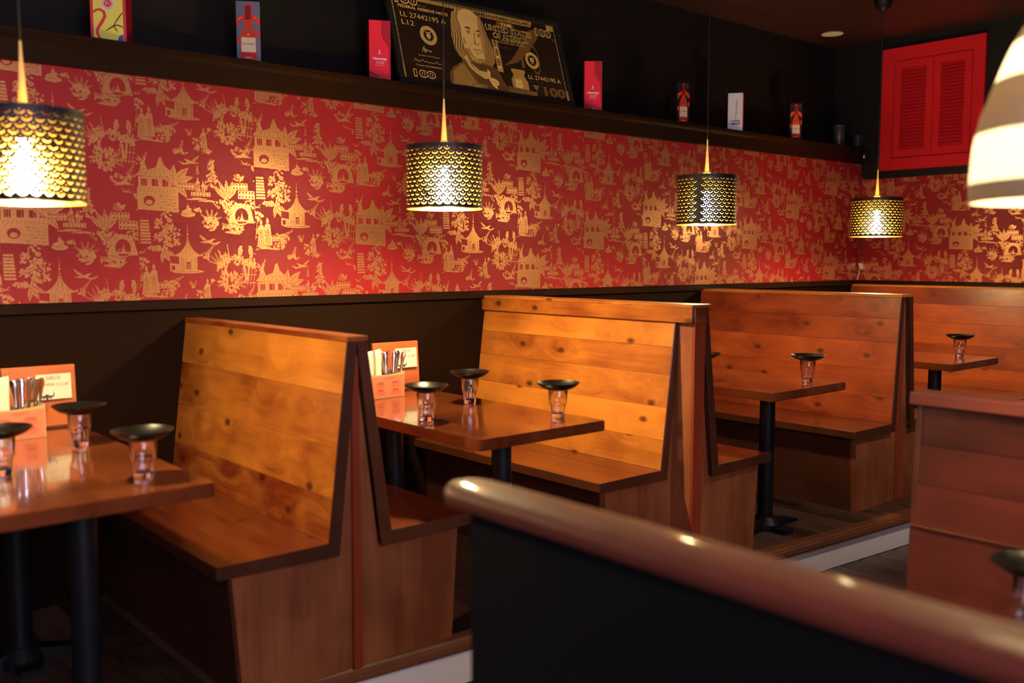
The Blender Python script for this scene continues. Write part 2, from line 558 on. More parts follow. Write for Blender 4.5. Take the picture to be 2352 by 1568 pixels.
# raised platform under the booths
A = (-1.2, edge_y(-1.2)); B = (FX, edge_y(FX))
pf = struct('platform', prism([A, B, (B[0], WY), (A[0], WY)], FL, -0.012, 'z'), 'floor_edge')
PW = 0.15
x = -1.2
k = 0
while x < FX - 0.02:
    x1 = min(x + PW, FX)
    yj = random.uniform(2.95, 3.6)
    e0, e1 = edge_y(x), edge_y(x1)
    g = 0.0012
    obj('plank', prism([(x + g, e0), (x1 - g, e1), (x1 - g, yj - g), (x + g, yj - g)], -0.012, random.uniform(-0.0008, 0.0), 'z'), 'floor', pf)
    obj('plank', prism([(x + g, yj + g), (x1 - g, yj + g), (x1 - g, WY), (x + g, WY)], -0.012, random.uniform(-0.0008, 0.0), 'z'), 'floor', pf)
    x = x1
# main floor boards where the camera sees them
x = 2.2
while x < FX - 0.02:
    x1 = min(x + PW, FX)
    ys = [0.2, random.uniform(1.0, 1.8), edge_y(x1) - 0.03]
    for y0, y1 in zip(ys, ys[1:]):
        obj('plank', box(x + 0.0012, x1 - 0.0012, y0 + 0.0012, y1 - 0.0012, FL, FL + 0.006), 'floor', fl)
    x = x1
# riser boards and nosing
ang = math.atan2(B[1] - A[1], B[0] - A[0])
Ltot = math.hypot(B[0] - A[0], B[1] - A[1])
rs = tag(link('riser', None, None, (A[0], A[1], FL), (0, 0, ang)), kind='structure')
seams = [0.0, 1.4, 2.62, 3.84, 5.06, 6.17, 7.4, Ltot - 0.0]
for a, b_ in zip(seams, seams[1:]):
    obj('panel', box(a + 0.001, b_ - 0.001, -0.016, -0.002, 0.0, 0.150, bev=0.001), 'riser', rs)
ns = tag(link('trim_1', None, None, (A[0], A[1], 0), (0, 0, ang)), kind='structure')
prof = [(-0.045, -0.040), (-0.045, -0.016), (-0.040, -0.012), (-0.040, -0.006), (-0.034, 0.002), (0.012, 0.004), (0.012, -0.012), (0.0, -0.012), (-0.002, -0.030), (-0.018, -0.030), (-0.018, -0.040)]
obj('edge_strip', prism([(p, q) for p, q in prof], 0, Ltot, 'x'), 'nosing', ns)
obj('lower_strip', box(0, Ltot, -0.034, -0.018, -0.052, -0.040), 'nosing', ns)

# chair rails
struct('trim_2', prism([(WY - 0.022, RZ0), (WY - 0.024, RZ1 - 0.004), (WY - 0.020, RZ1), (WY, RZ1), (WY, RZ0)], -2.5, FX - 0.022, 'x'), 'shelf')
struct('trim_3', prism([(FX - 0.022, RZ0), (FX - 0.024, RZ1 - 0.004), (FX - 0.020, RZ1), (FX, RZ1), (FX, RZ0)], -0.6, WY - 0.0, 'y'), 'shelf')
# long shelf ledge on top of the thicker lower wall
sh = tag(link('trim_4', None, None, (0, 0, 0)), kind='structure')
obj('fascia_board', box(-2.5, FX - 0.03, 3.915, WY, WT - 0.002, 2.185, bev=0.002), 'shelf', sh)
obj('shelf_board', box(-2.5, FX, 3.900, UY, 2.185, 2.205, bev=0.003), 'shelf', sh)
obj('cove_strip', prism([(3.915, 2.165), (3.905, 2.180), (3.905, 2.185), (3.915, 2.185)], -2.5, FX - 0.03, 'x'), 'shelf', sh)

# ------------------------------------------------------------------ wallpaper
TW, TH, PX = 0.51, 0.635, 0.0016
cv = Canvas(TW, TH, PX)
S_ = lambda q: (q[0] * TW, q[1] * TH)


def wrapdraw(fn):
    """draw at the tile and its vertical neighbours so the tile repeats"""
    for dy in (-TH, 0, TH):
        for dx in (-TW, 0, TW):
            st = rng.get_state()
            fn(dx, dy)
            rng.set_state(st)
    rng.rand(7)


def foliage(cx, cy, w, h, n=26, s=0.006):
    def f(dx, dy):
        for i in range(n):
            a, q = rng.rand() * 6.283, math.sqrt(rng.rand())
            X, Y = cx + dx + math.cos(a) * q * w / 2, cy + dy + math.sin(a) * q * h / 2
            cv.ell(X, Y, s * (0.6 + rng.rand()), s * (0.35 + 0.4 * rng.rand()), 1, rng.rand() * 3.14)
        for i in range(n // 2):
            a, q = rng.rand() * 6.283, math.sqrt(rng.rand())
            cv.ell(cx + dx + math.cos(a) * q * w / 2, cy + dy + math.sin(a) * q * h / 2, s * 0.28, s * 0.2, 0)
    wrapdraw(f)


def fern(cx, cy, L, ang, n=7, lw=0.010):
    def f(dx, dy):
        for i in range(n):
            t = i / (n - 1)
            bx, by = cx + dx + math.cos(ang) * L * t, cy + dy + math.sin(ang) * L * t
            q = lw * (1 - 0.6 * t)
            for sgn in (-1, 1):
                a2 = ang + sgn * 0.9
                cv.ell(bx + math.cos(a2) * q * 0.6, by + math.sin(a2) * q * 0.6, q * 0.6, q * 0.17, 1, a2)
        cv.line([(cx + dx, cy + dy), (cx + dx + math.cos(ang) * L, cy + dy + math.sin(ang) * L)], 0.002)
    wrapdraw(f)


def leaf(cx, cy, L, ang, w, bend=0.0):
    def f(dx, dy):
        pts, pts2 = [], []
        mid = []
        for i in range(9):
            t = i / 8
            a = ang + bend * t
            X = cx + dx + L * t * math.cos(ang + bend * t * 0.5); Y = cy + dy + L * t * math.sin(ang + bend * t * 0.5)
            q = w * math.sin(math.pi * min(1, t * 0.92 + 0.08)) / 2
            pts.append((X - math.sin(a) * q, Y + math.cos(a) * q)); pts2.append((X + math.sin(a) * q, Y - math.cos(a) * q))
            mid.append((X, Y))
        cv.poly(pts + pts2[::-1])
        cv.line(mid[:-1], 0.0017, 0)
        for i in range(1, 7):
            cv.line([mid[i], ((pts[i + 1][0] * .8 + mid[i + 1][0] * .2), (pts[i + 1][1] * .8 + mid[i + 1][1] * .2))], 0.0012, 0)
    wrapdraw(f)


def ground(cx, cy, w, h=0.012):
    def f(dx, dy):
        for i in range(7):
            q = rng.rand()
            cv.ell(cx + dx + (q - .5) * w * 0.7, cy + dy + (rng.rand() - .5) * h, w * (0.15 + .2 * rng.rand()), h * 0.22, 1, (rng.rand() - .5) * .2)
    wrapdraw(f)


def shape(fn): wrapdraw(fn)


def hut(cx, cy, s):
    def f(dx, dy):
        X, Y = cx + dx, cy + dy
        roof = []
        for i in range(13):
            t = i / 12
            roof.append((X - s * (0.030 + 0.36 * t ** 2.3), Y + s * (1.02 - 0.55 * t)))
        cv.line([(X, Y + s * 1.0), (X, Y + s * 1.42)], 0.002 * 1.2, 1)
        cv.ell(X, Y + s * 1.12, 0.004, 0.005)
        cv.ell(X, Y + s * 1.22, 0.0025, 0.003)
        cv.poly(roof + [(2 * X - a, b_) for a, b_ in roof[::-1]])
        for q in (-.6, -.2, .2, .6):
            cv.line([(X + q * s * 0.02, Y + s * 0.98), (X + q * s * 0.42, Y + s * 0.52)], 0.0014, 0)
        cv.poly([(X - s * 0.44, Y + s * 0.50), (X + s * 0.44, Y + s * 0.50), (X + s * 0.36, Y + s * 0.44), (X - s * 0.36, Y + s * 0.44)])
        cv.poly([(X - s * 0.29, Y), (X + s * 0.29, Y), (X + s * 0.29, Y + s * 0.43), (X - s * 0.29, Y + s * 0.43)])
        for q in (-.21, -.14, -.07, .09, .16, .23):
            cv.line([(X + q * s, Y + .02 * s), (X + q * s, Y + s * .40)], 0.0014, 0)
        cv.poly([(X - .045 * s, Y), (X + .06 * s, Y), (X + .06 * s, Y + .27 * s), (X - .045 * s, Y + .27 * s)], 0)
        cv.ell(X + .01 * s, Y + .19 * s, .022 * s, .022 * s); cv.poly([(X - .02 * s, Y), (X + .04 * s, Y), (X + .02 * s, Y + .18 * s)])
        cv.poly([(X - .58 * s, Y - .01 * s), (X - .29 * s, Y - .01 * s), (X - .29 * s, Y + .2 * s), (X - .58 * s, Y + .24 * s)])
        cv.poly([(X - .53 * s, Y + .02 * s), (X - .42 * s, Y + .02 * s), (X - .42 * s, Y + .16 * s), (X - .53 * s, Y + .16 * s)], 0)
        cv.ell(X, Y - .03 * s, .5 * s, .055 * s)
        cv.line([(X - .36 * s, Y - .005), (X + .36 * s, Y - .005)], 0.0014, 0)
    shape(f)


def figure(cx, cy, h, fan=0, lean=0.0):
    def f(dx, dy):
        X, Y = cx + dx, cy + dy
        cv.poly([(X - .17 * h, Y), (X + .19 * h, Y), (X + .15 * h, Y + .35 * h), (X + .11 * h, Y + .76 * h), (X + .05 * h, Y + .82 * h), (X - .05 * h, Y + .82 * h), (X - .12 * h, Y + .74 * h), (X - .13 * h, Y + .35 * h)])
        cv.ell(X, Y + .90 * h, .055 * h, .07 * h)
        cv.poly([(X - .05 * h, Y + .95 * h), (X + .05 * h, Y + .95 * h), (X, Y + 1.05 * h)])
        cv.line([(X - .1 * h, Y + .7 * h), (X - .2 * h, Y + .5 * h), (X - .06 * h, Y + .48 * h)], 0.05 * h)
        for q in (-.08, .0, .08):
            cv.line([(X + q * h, Y + .03 * h), (X + q * .5 * h, Y + .62 * h)], 0.0013, 0)
        cv.line([(X - .1 * h, Y + .5 * h), (X + .12 * h, Y + .52 * h)], 0.0013, 0)
        if fan:
            cv.line([(X + .1 * h, Y + .68 * h), (X + .25 * h, Y + .85 * h)], .03 * h)
            cv.poly([(X + .22 * h, Y + .82 * h), (X + .16 * h, Y + 1.0 * h), (X + .30 * h, Y + 1.06 * h), (X + .42 * h, Y + .95 * h)])
    shape(f)


def bird(cx, cy, s, fl=1):
    def f(dx, dy):
        T = lambda pts: [(cx + dx + fl * a * s, cy + dy + b_ * s) for a, b_ in pts]
        cv.poly(T([(-1.0, .05), (-.6, .12), (-.1, .22), (.25, .32), (.45, .42), (.55, .38), (.78, .40), (.52, .30), (.35, .12), (.1, 0), (-.3, -.05)]))
        cv.poly(T([(-.05, .15), (-.5, .55), (-1.0, .85), (-.85, .55), (-.55, .25)]))
        cv.poly(T([(.15, .15), (.6, -.05), (1.05, .12), (1.3, .15), (.8, -.2), (.3, -.15), (0, 0)]))
        cv.line(T([(-.2, .2), (-.75, .62)]), 0.0013, 0)
        cv.line(T([(.3, 0), (.9, 0)]), 0.0013, 0)
    shape(f)


def perched(cx, cy, s, fl=1):
    def f(dx, dy):
        T = lambda pts: [(cx + dx + fl * a * s, cy + dy + b_ * s) for a, b_ in pts]
        cv.poly(T([(-.15, -1.1), (-.35, -.2), (-.3, .35), (-.1, .75), (.1, .8), (.28, .7), (.15, .55), (.3, .2), (.2, -.2), (.05, -.5)]))
        cv.line(T([(0, .4), (-.05, -.6)]), 0.0013, 0)
    shape(f)


def wall_(cx, cy, w, h, n):
    def f(dx, dy):
        X, Y = cx + dx, cy + dy
        cv.poly([(X, Y), (X + w, Y), (X + w, Y + h), (X, Y + h)])
        for i in range(n):
            for j in range(2):
                cv.ell(X + w * (i + .5) / n, Y + h * (j + .5) / 2, w / n * .24, h * .12, 0)
        cv.line([(X, Y + h * .92), (X + w, Y + h * .92)], 0.0013, 0)
    shape(f)


def house(cx, cy, s):
    def f(dx, dy):
        X, Y = cx + dx, cy + dy
        T = lambda pts: [(X + a * s, Y + b_ * s) for a, b_ in pts]
        cv.poly(T([(-.55, .62), (-.42, .72), (-.35, .95), (-.28, .98), (-.2, .78), (.02, .86), (.1, 1.1), (.16, 1.14), (.24, .92), (.55, .66), (.62, .6)]))
        for q in range(7):
            cv.line(T([(-.45 + q * .15, .64), (-.3 + q * .1, .8)]), 0.0013, 0)
        cv.poly(T([(-.45, .3), (.55, .3), (.55, .6), (-.45, .6)]))
        for q in (-.38, -.1, .18, .42):
            cv.poly(T([(q, .36), (q + .16, .36), (q + .16, .55), (q, .55)]), 0)
            cv.line(T([(q + .05, .36), (q + .05, .55)]), 0.0013, 1); cv.line(T([(q + .11, .36), (q + .11, .55)]), 0.0013, 1)
        cv.poly(T([(-.55, .2), (.62, .2), (.62, .31), (-.55, .31)]))
        for q in range(12):
            cv.line(T([(-.52 + q * .1, .21), (-.48 + q * .1, .29)]), 0.0014, 0)
        cv.poly(T([(-.5, -.25), (.6, -.3), (.6, .2), (-.5, .2)]))
        cv.ell(X - .18 * s, Y - .02 * s, .15 * s, .13 * s, 0)
        cv.ell(X - .18 * s, Y - .06 * s, .09 * s, .06 * s, 1)
        for q in range(5):
            cv.line(T([(.1, -.2 + q * .08), (.56, -.22 + q * .08)]), 0.0013, 0)
    shape(f)


def arch(cx, cy, s):
    def f(dx, dy):
        X, Y = cx + dx, cy + dy
        cv.ell(X, Y + .2 * s, .62 * s, .55 * s)
        cv.poly([(X - .7 * s, Y - .25 * s), (X + .75 * s, Y - .25 * s), (X + .6 * s, Y + .3 * s), (X - .55 * s, Y + .3 * s)])
        cv.ell(X + .05 * s, Y + .1 * s, .36 * s, .42 * s, 0)
        cv.poly([(X - .06 * s, Y - .1 * s), (X + .18 * s, Y - .1 * s), (X + .1 * s, Y + .08 * s), (X + .06 * s, Y + .3 * s), (X + .02 * s, Y + .08 * s)])
        cv.line([(X - .25 * s, Y - .13 * s), (X + .35 * s, Y - .13 * s)], .06 * s)
        for i in range(10):
            a = rng.rand() * 3.3
            cv.line([(X + math.cos(a) * .45 * s, Y + .2 * s + math.sin(a) * .42 * s), (X + math.cos(a) * .58 * s, Y + .2 * s + math.sin(a) * .52 * s)], 0.0014, 0)
    shape(f)


def mound(cx, cy, s):
    def f(dx, dy):
        X, Y = cx + dx, cy + dy
        cv.ell(X, Y, .5 * s, .18 * s); cv.ell(X - .08 * s, Y + .16 * s, .33 * s, .15 * s); cv.ell(X + .06 * s, Y + .32 * s, .2 * s, .13 * s)
        cv.ell(X, Y + .5 * s, .1 * s, .1 * s); cv.line([(X, Y + .4 * s), (X, Y + .72 * s)], .03 * s)
        cv.line([(X - .4 * s, Y + .04 * s), (X + .3 * s, Y + .05 * s)], 0.0014, 0)
    shape(f)


# composition of one repeat (fractions of the tile)
u_, v_ = TW, TH
house(.15 * u_, .70 * v_, .155)
foliage(.24 * u_, .66 * v_, .09, .11, 46)
for a, L, w in ((1.9, .085, .030), (1.2, .095, .034), (.75, .085, .030), (.2, .08, .026), (2.6, .06, .022), (-.5, .07, .024)):
    leaf(.31 * u_, .80 * v_, L, a, w, -0.6)
bird(.44 * u_, .95 * v_, .040, -1)
wall_(.33 * u_, .775 * v_, .075, .028, 6)
figure(.50 * u_, .765 * v_, .058); figure(.545 * u_, .765 * v_, .045, 1)
wall_(.44 * u_, .735 * v_, .085, .018, 6)
ground(.52 * u_, .715 * v_, .11)
mound(.41 * u_, .615 * v_, .062)
for i, yy in enumerate((.84, .88, .92, .96)):
    foliage(.62 * u_, yy * v_, .060 - i * .013, .030, 16)
foliage(.60 * u_, .80 * v_, .07, .02, 14)
for a in (2.3, 1.9, 1.5, 1.15, .8): leaf(.745 * u_, .72 * v_, .085, a, .020, .15)
foliage(.745 * u_, .70 * v_, .09, .022, 22)
wall_(.80 * u_, .79 * v_, .07, .03, 5); wall_(.85 * u_, .73 * v_, .075, .035, 5)
foliage(.86 * u_, .87 * v_, .045, .03, 20)
arch(.87 * u_, .615 * v_ - .010, .085)
foliage(.76 * u_, .655 * v_, .06, .05, 30); foliage(.95 * u_, .69 * v_, .05, .04, 24)
# flowers and shrubs
foliage(.60 * u_, .555 * v_, .07, .055, 26, .010)
for a in (1.9, 1.4, .9, .4, 2.5): fern(.60 * u_, .57 * v_, .050, a)
foliage(.80 * u_, .535 * v_, .10, .035, 34)
for a in (.3, 1.0, 2.2, 2.9): fern(.80 * u_, .54 * v_, .05, a)
ground(.80 * u_, .505 * v_, .10)
# stairs, tree
for i in range(8):
    shape(lambda dx, dy, i=i: cv.poly([(.015 * u_ + dx, (.42 + i * .020) * v_ + dy), ((.10 - i * .002) * u_ + dx, (.42 + i * .020) * v_ + dy), ((.10 - i * .002) * u_ + dx, (.433 + i * .020) * v_ + dy), (.015 * u_ + dx, (.433 + i * .020) * v_ + dy)]))
for cx, cy, w, h in ((.20, .545, .085, .05), (.27, .50, .07, .05), (.19, .46, .07, .04), (.28, .43, .06, .035), (.15, .39, .08, .02)):
    foliage(cx * u_, cy * v_, w, h, 34)
for a in (-1.2, -1.8, -.6): leaf(.20 * u_, .385 * v_, .06, a, .018, .2)
shape(lambda dx, dy: cv.line([(.19 * u_ + dx, .37 * v_ + dy), (.22 * u_ + dx, .45 * v_ + dy), (.2 * u_ + dx, .53 * v_ + dy)], .006))
hut(.40 * u_, .245 * v_, .135)
bird(.58 * u_, .43 * v_, .042, 1)
figure(.055 * u_, .10 * v_, .110); figure(.115 * u_, .10 * v_, .118)
wall_(.15 * u_, .13 * v_, .055, .026, 4)
foliage(.25 * u_, .15 * v_, .07, .05, 34); foliage(.22 * u_, .095 * v_, .06, .03, 20); fern(.27 * u_, .17 * v_, .05, .5)
ground(.10 * u_, .085 * v_, .11)
figure(.56 * u_, .05 * v_, .085, 1); foliage(.50 * u_, .08 * v_, .035, .05, 20); foliage(.56 * u_, .035 * v_, .07, .02, 20)
for a in (2.2, 1.9, 1.2): fern(.44 * u_, .13 * v_, .03, a, 4, .008)
# leaning trees with birds
shape(lambda dx, dy: cv.line([(.72 * u_ + dx, .10 * v_ + dy), (.74 * u_ + dx, .20 * v_ + dy), (.71 * u_ + dx, .30 * v_ + dy), (.66 * u_ + dx, .38 * v_ + dy)], .012, 1, .003))
shape(lambda dx, dy: cv.line([(.72 * u_ + dx, .24 * v_ + dy), (.76 * u_ + dx, .33 * v_ + dy), (.74 * u_ + dx, .42 * v_ + dy)], .006, 1, .002))
for cx, cy in ((.68, .27), (.73, .21), (.70, .16), (.78, .12), (.74, .33), (.80, .20)):
    foliage(cx * u_, cy * v_, .055, .042, 26)
for a in (2.8, 2.4, 2.0, 1.6, 1.2, .8): fern(.68 * u_, .28 * v_, .055, a, 8, .008)
for a in (.1, .6, -.4): fern(.80 * u_, .16 * v_, .055, a, 8, .010)
perched(.86 * u_, .37 * v_, .034, 1); perched(.95 * u_, .37 * v_, .034, -1)
shape(lambda dx, dy: cv.line([(.91 * u_ + dx, .17 * v_ + dy), (.875 * u_ + dx, .34 * v_ + dy)], .010, 1, .005))
shape(lambda dx, dy: cv.line([(.92 * u_ + dx, .17 * v_ + dy), (.945 * u_ + dx, .34 * v_ + dy)], .010, 1, .005))
foliage(.90 * u_, .30 * v_, .11, .03, 34); foliage(.83 * u_, .33 * v_, .05, .03, 18); foliage(.98 * u_, .28 * v_, .07, .025, 24)
for i in range(6):
    shape(lambda dx, dy, i=i: cv.line([((.86 + i * .028) * u_ + dx, .14 * v_ + dy), ((.88 + i * .028) * u_ + dx, .26 * v_ + dy)], .0022))
shape(lambda dx, dy: cv.line([(.85 * u_ + dx, .22 * v_ + dy), (1.02 * u_ + dx, .21 * v_ + dy)], .003))
shape(lambda dx, dy: cv.line([(.85 * u_ + dx, .16 * v_ + dy), (1.02 * u_ + dx, .155 * v_ + dy)], .003))
foliage(.88 * u_, .05 * v_, .08, .045, 36); ground(.88 * u_, .015 * v_, .09); fern(.93 * u_, .07 * v_, .05, 1.0); fern(.93 * u_, .06 * v_, .05, .2)
foliage(.36 * u_, .02 * v_, .06, .02, 18); fern(.36 * u_, .03 * v_, .04, 1.3); fern(.30 * u_, .02 * v_, .04, .3)
foliage(.02 * u_, .30 * v_, .05, .04, 22); foliage(.55 * u_, .34 * v_, .04, .03, 14); fern(.56 * u_, .35 * v_, .05, .9)
foliage(.03 * u_, .95 * v_, .05, .04, 20); fern(.05 * u_, .93 * v_, .05, 1.2); bird(.92 * u_, .965 * v_, .02, 1); bird(.02 * u_, .655 * v_ * 0 + .36 * v_, .018, -1)
fern(.50 * u_, .88 * v_, .035, 1.6, 5, .009); fern(.68 * u_, .66 * v_, .04, 2.4, 5, .008); foliage(.50 * u_, .645 * v_, .05, .012, 12)
# fine engraving: pepper the gold with small red flecks
fleck = rng.rand(*cv.a.shape) < 0.02
cv.a[fleck] = 0

DROP = {}
cache = {}


def print_mesh(phase, z0, z1, axis, w):
    key = (round(phase, 3), round(z0, 3), round(z1, 3), axis, round(w, 3))
    if key in cache: return cache[key]
    n = int(round((z1 - z0) / PX))
    sh_ = int(round(phase / PX)) % cv.ny
    rows = (np.arange(n) - sh_) % cv.ny
    a = cv.a[rows][:, :int(round(min(w, TW) / PX))]
    if w < TW - .001: a = cv.a[rows][:, -int(round(w / PX)):]
    V, Fc = cv.faces(1, 0.0, 0.0, 0.0, axis, a=a)
    me = qmesh('wallpaper_print', V, Fc, 'gold_ink')
    cache[key] = me
    return me


# phase = height above the rail at which the hut base of the tile sits
huts = [1.16, 1.30, 1.50, 1.17, 1.39, 1.58]
x0s = 1.4128 - TW * 5
k = -5
xx = x0s
first = True
while xx < FX - 0.02:
    x1 = min(xx + TW, FX)
    st = obj('wallpaper_strip', box(xx + 0.0004, x1 - 0.0004, WY - 0.002, WY, RZ1, WT - 0.002), 'paper_red', wl)
    hz = huts[(k + 1) % len(huts)]
    ph = (hz - RZ1) - .235 * TH
    me = print_mesh(ph, RZ1, WT - 0.004, 'x', x1 - xx)
    link('gold_print', me, st, (xx, WY - 0.0024, RZ1))
    xx += TW
    k += 1
# far wall
yy = WY - 0.004
k = 2
yw = [0.20, TW, TW, TW, TW, TW, TW]
for w in yw:
    st = obj('wallpaper_strip', box(FX - 0.002, FX, yy - w + 0.0004, yy - 0.0004, RZ1, FT), 'paper_red', wf)
    hz = huts[(k * 2 + 1) % len(huts)]
    me = print_mesh((hz - RZ1) - .235 * TH, RZ1, FT - 0.002, 'y', w)
    link('gold_print', me, st, (FX - 0.0024, yy, RZ1))
    yy -= w
    k += 1
# torn paper corner strip
struct('trim_5', box(FX - 0.006, FX - 0.003, WY - 0.018, WY - 0.003, RZ1, FT + 0.02), 'paper_red')

# ------------------------------------------------------------------ red shuttered window on the far wall
wn = tag(link('window_1', None, None, (FX, 0, 0)), kind='structure')
y0, y1, z0, z1 = 3.02, 3.786, 2.022, 2.928
iy0, iy1, iz0, iz1 = 3.106, 3.692, 2.110, 2.832
for nm, q in (('frame_board', (y0, iy0, z0, z1)), ('frame_board', (iy1, y1, z0, z1)), ('frame_board', (iy0, iy1, iz1, z1)), ('frame_board', (iy0, iy1, z0, iz0))):
    obj(nm, box(-0.030, 0, *q, bev=0.002), 'shutter', wn)
obj('back_panel', box(-0.004, 0, iy0, iy1, iz0, iz1), 'box_side', wn)
mid = 3.388
slat_me = None
for a, b_ in ((iy0 + .004, mid - .002), (mid + .002, iy1 - .006)):
    door = link('shutter_door', None, wn)
    bm = bmesh.new()
    sw = 0.052
    for q in ((a, a + sw, iz0 + .006, iz1 - .006), (b_ - sw, b_, iz0 + .006, iz1 - .006), (a + sw, b_ - sw, iz1 - .062, iz1 - .006), (a + sw, b_ - sw, iz0 + .006, iz0 + .062)):
        box(-0.026, -0.008, *q, bm=bm)
    door = link('shutter_door', mesh(bm, 'shutter'), wn) if False else door
    bpy.data.objects.remove(door)
    door = obj('shutter_door', bm if False else bm, 'shutter', wn)
    n = 24
    sz0, sz1 = iz0 + .062, iz1 - .062
    p = (sz1 - sz0) / n
    bs = bmesh.new()
    hw = (b_ - a - 2 * sw) / 2
    prism([(-0.001, p * .46), (0.008, p * .46), (-0.004, -p * .40), (-0.012, -p * .38)], -hw, hw, 'y', bm=bs)
    sm = mesh(bs, 'shutter', name='slat')
    for i in range(n):
        link('slat', sm, door, (-0.012, (a + b_) / 2, sz0 + (i + .5) * p))

# ------------------------------------------------------------------ booth benches


def slab_poly(cx, s, zt, f0, f1, b0, b1):
    """back slab profile: front face from (f0,.45) to (f1,zt), back from (b0,.40) to (b1,zt)"""
    return [(cx + s * f0, 0.45), (cx + s * f1, zt), (cx + s * b1, zt), (cx + s * b0, 0.402)]


def lerp(a, b_, t): return a + (b_ - a) * t


def bench_side(rt, s, ye, yb, front, joint, top, zt, th=0.040, base_in=0.055, foot_in=0.085, mat_back='pine_y', fr=(0, .20, .42, .64, .83, 1.0)):
    """one seat facing direction s (x sign); numbers are x offsets from the bench centre"""
    # seat boards
    nb = 3
    xs_ = [joint + (front - joint) * i / nb for i in range(nb + 1)]
    xs_[0] = joint - 0.03
    for i in range(nb):
        a, b_ = s * xs_[i], s * xs_[i + 1]
        obj('seat_plank', box(min(a, b_) + .0004, max(a, b_) - .0004, ye + .004, yb, .412, .45 - (0.0006 if i == 1 else 0)), 'seat', rt)
    # dark end edge: L-shaped strip at the aisle end
    P = [(s * front, .412), (s * front, .4503), (s * joint, .4503), (s * top, zt), (s * (top - .036), zt), (s * (joint - .042), .402), (s * (joint - .05), .402), (s * (joint - .05), .405)]
    P = [(s * front, .410), (s * front, .4503), (s * joint, .4503), (s * top, zt), (s * (top - .036), zt), (s * (joint - .040), .402)]
    obj('seat_edge', prism(P, ye, ye + .006, 'y', bev=.001), 'edge', rt)
    obj('front_edge', box(min(s * front, s * (front + .004)), max(s * front, s * (front + .004)), ye, yb, .412, .4495, bev=.001), 'edge_x', rt)
    # backrest planks, leaning
    for t0, t1 in zip(fr, fr[1:]):
        z_0, z_1 = lerp(.45, zt, t0), lerp(.45, zt, t1)
        xa0, xa1 = lerp(joint, top, t0), lerp(joint, top, t1)
        g = .0004
        pr = [(s * xa0, z_0 + g), (s * xa1, z_1 - g), (s * (xa1 - .034), z_1 - g), (s * (xa0 - .034), z_0 + g)]
        bmp = prism(pr, ye + .006, yb, 'y', bev=.0006)
        bmp.normal_update()
        bmesh.ops.recalc_face_normals(bmp, faces=bmp.faces)
        for f_ in bmp.faces:
            if f_.normal.x * s < -.9: f_.material_index = 1
        o_ = obj('back_plank', bmp, mat_back, rt)
        o_.data.materials.append(M['edge'])
    # kick panel under the seat (faces the table)
    xa, xb = s * (front - base_in), s * (front - foot_in)
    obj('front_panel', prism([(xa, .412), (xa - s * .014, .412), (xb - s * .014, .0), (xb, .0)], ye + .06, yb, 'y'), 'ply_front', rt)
    # end panel, recessed
    end = [(s * .012, 0.0), (xb, 0.0), (xa, .412), (s * (joint - .038), .404), (s * (top - .034), zt - .002), (s * .004, zt - .002)]
    obj('end_panel', prism(end, ye + .028, ye + .062, 'y'), 'ply', rt)


def bench(cx, ye, zt, label, joint=.12, top=.040, front=.485, post=True, group='stained pine booth benches'):
    rt = root('booth_bench', label, 'bench', (cx, 0, 0), 0, group)
    return rt


YB = WY - 0.002
GB = None
# bench 1 : nearest, V-shaped double bench
b1 = root('booth_bench', 'nearest double pine booth bench, its end and red centre post facing the aisle', 'bench', (1.634, 0, 0))
bench_side(b1, -1, 2.65, YB, .488, .115, .036, 1.092, fr=(0, .22, .47, .74, 1.0))
bench_side(b1, 1, 2.65, YB, .480, .125, .036, 1.092)
obj('post', prism([(-.018, .0), (.018, 0), (.012, 1.05), (-.012, 1.05)], 2.664, 2.69, 'y', bev=.002), 'post', b1)
obj('cap', box(-.040, .038, 2.646, YB, 1.092, 1.110, bev=.002), 'pine_y', b1)
# bench 2 : left seat set back, right unit comes forward, cap with fascia
b2 = root('booth_bench', 'middle double pine booth bench with a thick fascia board along its top edge', 'bench', (3.29, 0, 0))
bench_side(b2, -1, 2.65, YB, .525, .149, .068, 1.086)
bench_side(b2, 1, 2.56, YB, .525, .132, .040, 1.150)
obj('side_panel', box(-.050, -.036, 2.572, 2.70, 0, 1.084), 'ply', b2)
obj('post', prism([(-.052, .0), (.006, 0), (.022, 1.084), (-.052, 1.084)], 2.558, 2.572, 'y', bev=.001), 'post', b2)
obj('fascia_board', box(-.085, -.062, 2.55, YB, 1.086, 1.150, bev=.0015), 'pine_y', b2)
obj('end_block', box(-.062, .020, 2.55, 2.60, 1.086, 1.150, bev=.0015), 'pine_x', b2)
obj('cap', box(-.086, .046, 2.548, YB, 1.150, 1.163, bev=.0015), 'pine_y', b2)
# bench 3
b3 = root('booth_bench', 'third double pine booth bench from the front, facing the bare table', 'bench', (5.118, 0, 0))
bench_side(b3, -1, 2.58, YB, .505, .122, .062, 1.143, mat_back='pine_deep')
bench_side(b3, 1, 2.58, YB, .505, .135, .070, 1.143)
obj('post', prism([(-.024, .0), (.02, 0), (.018, 1.14), (-.022, 1.14)], 2.60, 2.63, 'y', bev=.002), 'post', b3)
obj('cap', box(-.065, .075, 2.576, YB, 1.143, 1.159, bev=.0015), 'pine_y', b3)
# bench 4, single, against the far wall
b4 = root('booth_bench', 'single pine booth bench standing against the far wallpapered wall', 'bench', (7.0, 0, 0))
bench_side(b4, -1, 2.50, YB, .60, .16, .075, 1.143, mat_back='pine_deep')
obj('cap', box(-.080, .0, 2.496, YB, 1.143, 1.157, bev=.0015), 'pine_y', b4)

# ------------------------------------------------------------------ tables
TY0, TY1 = 2.475, 3.695


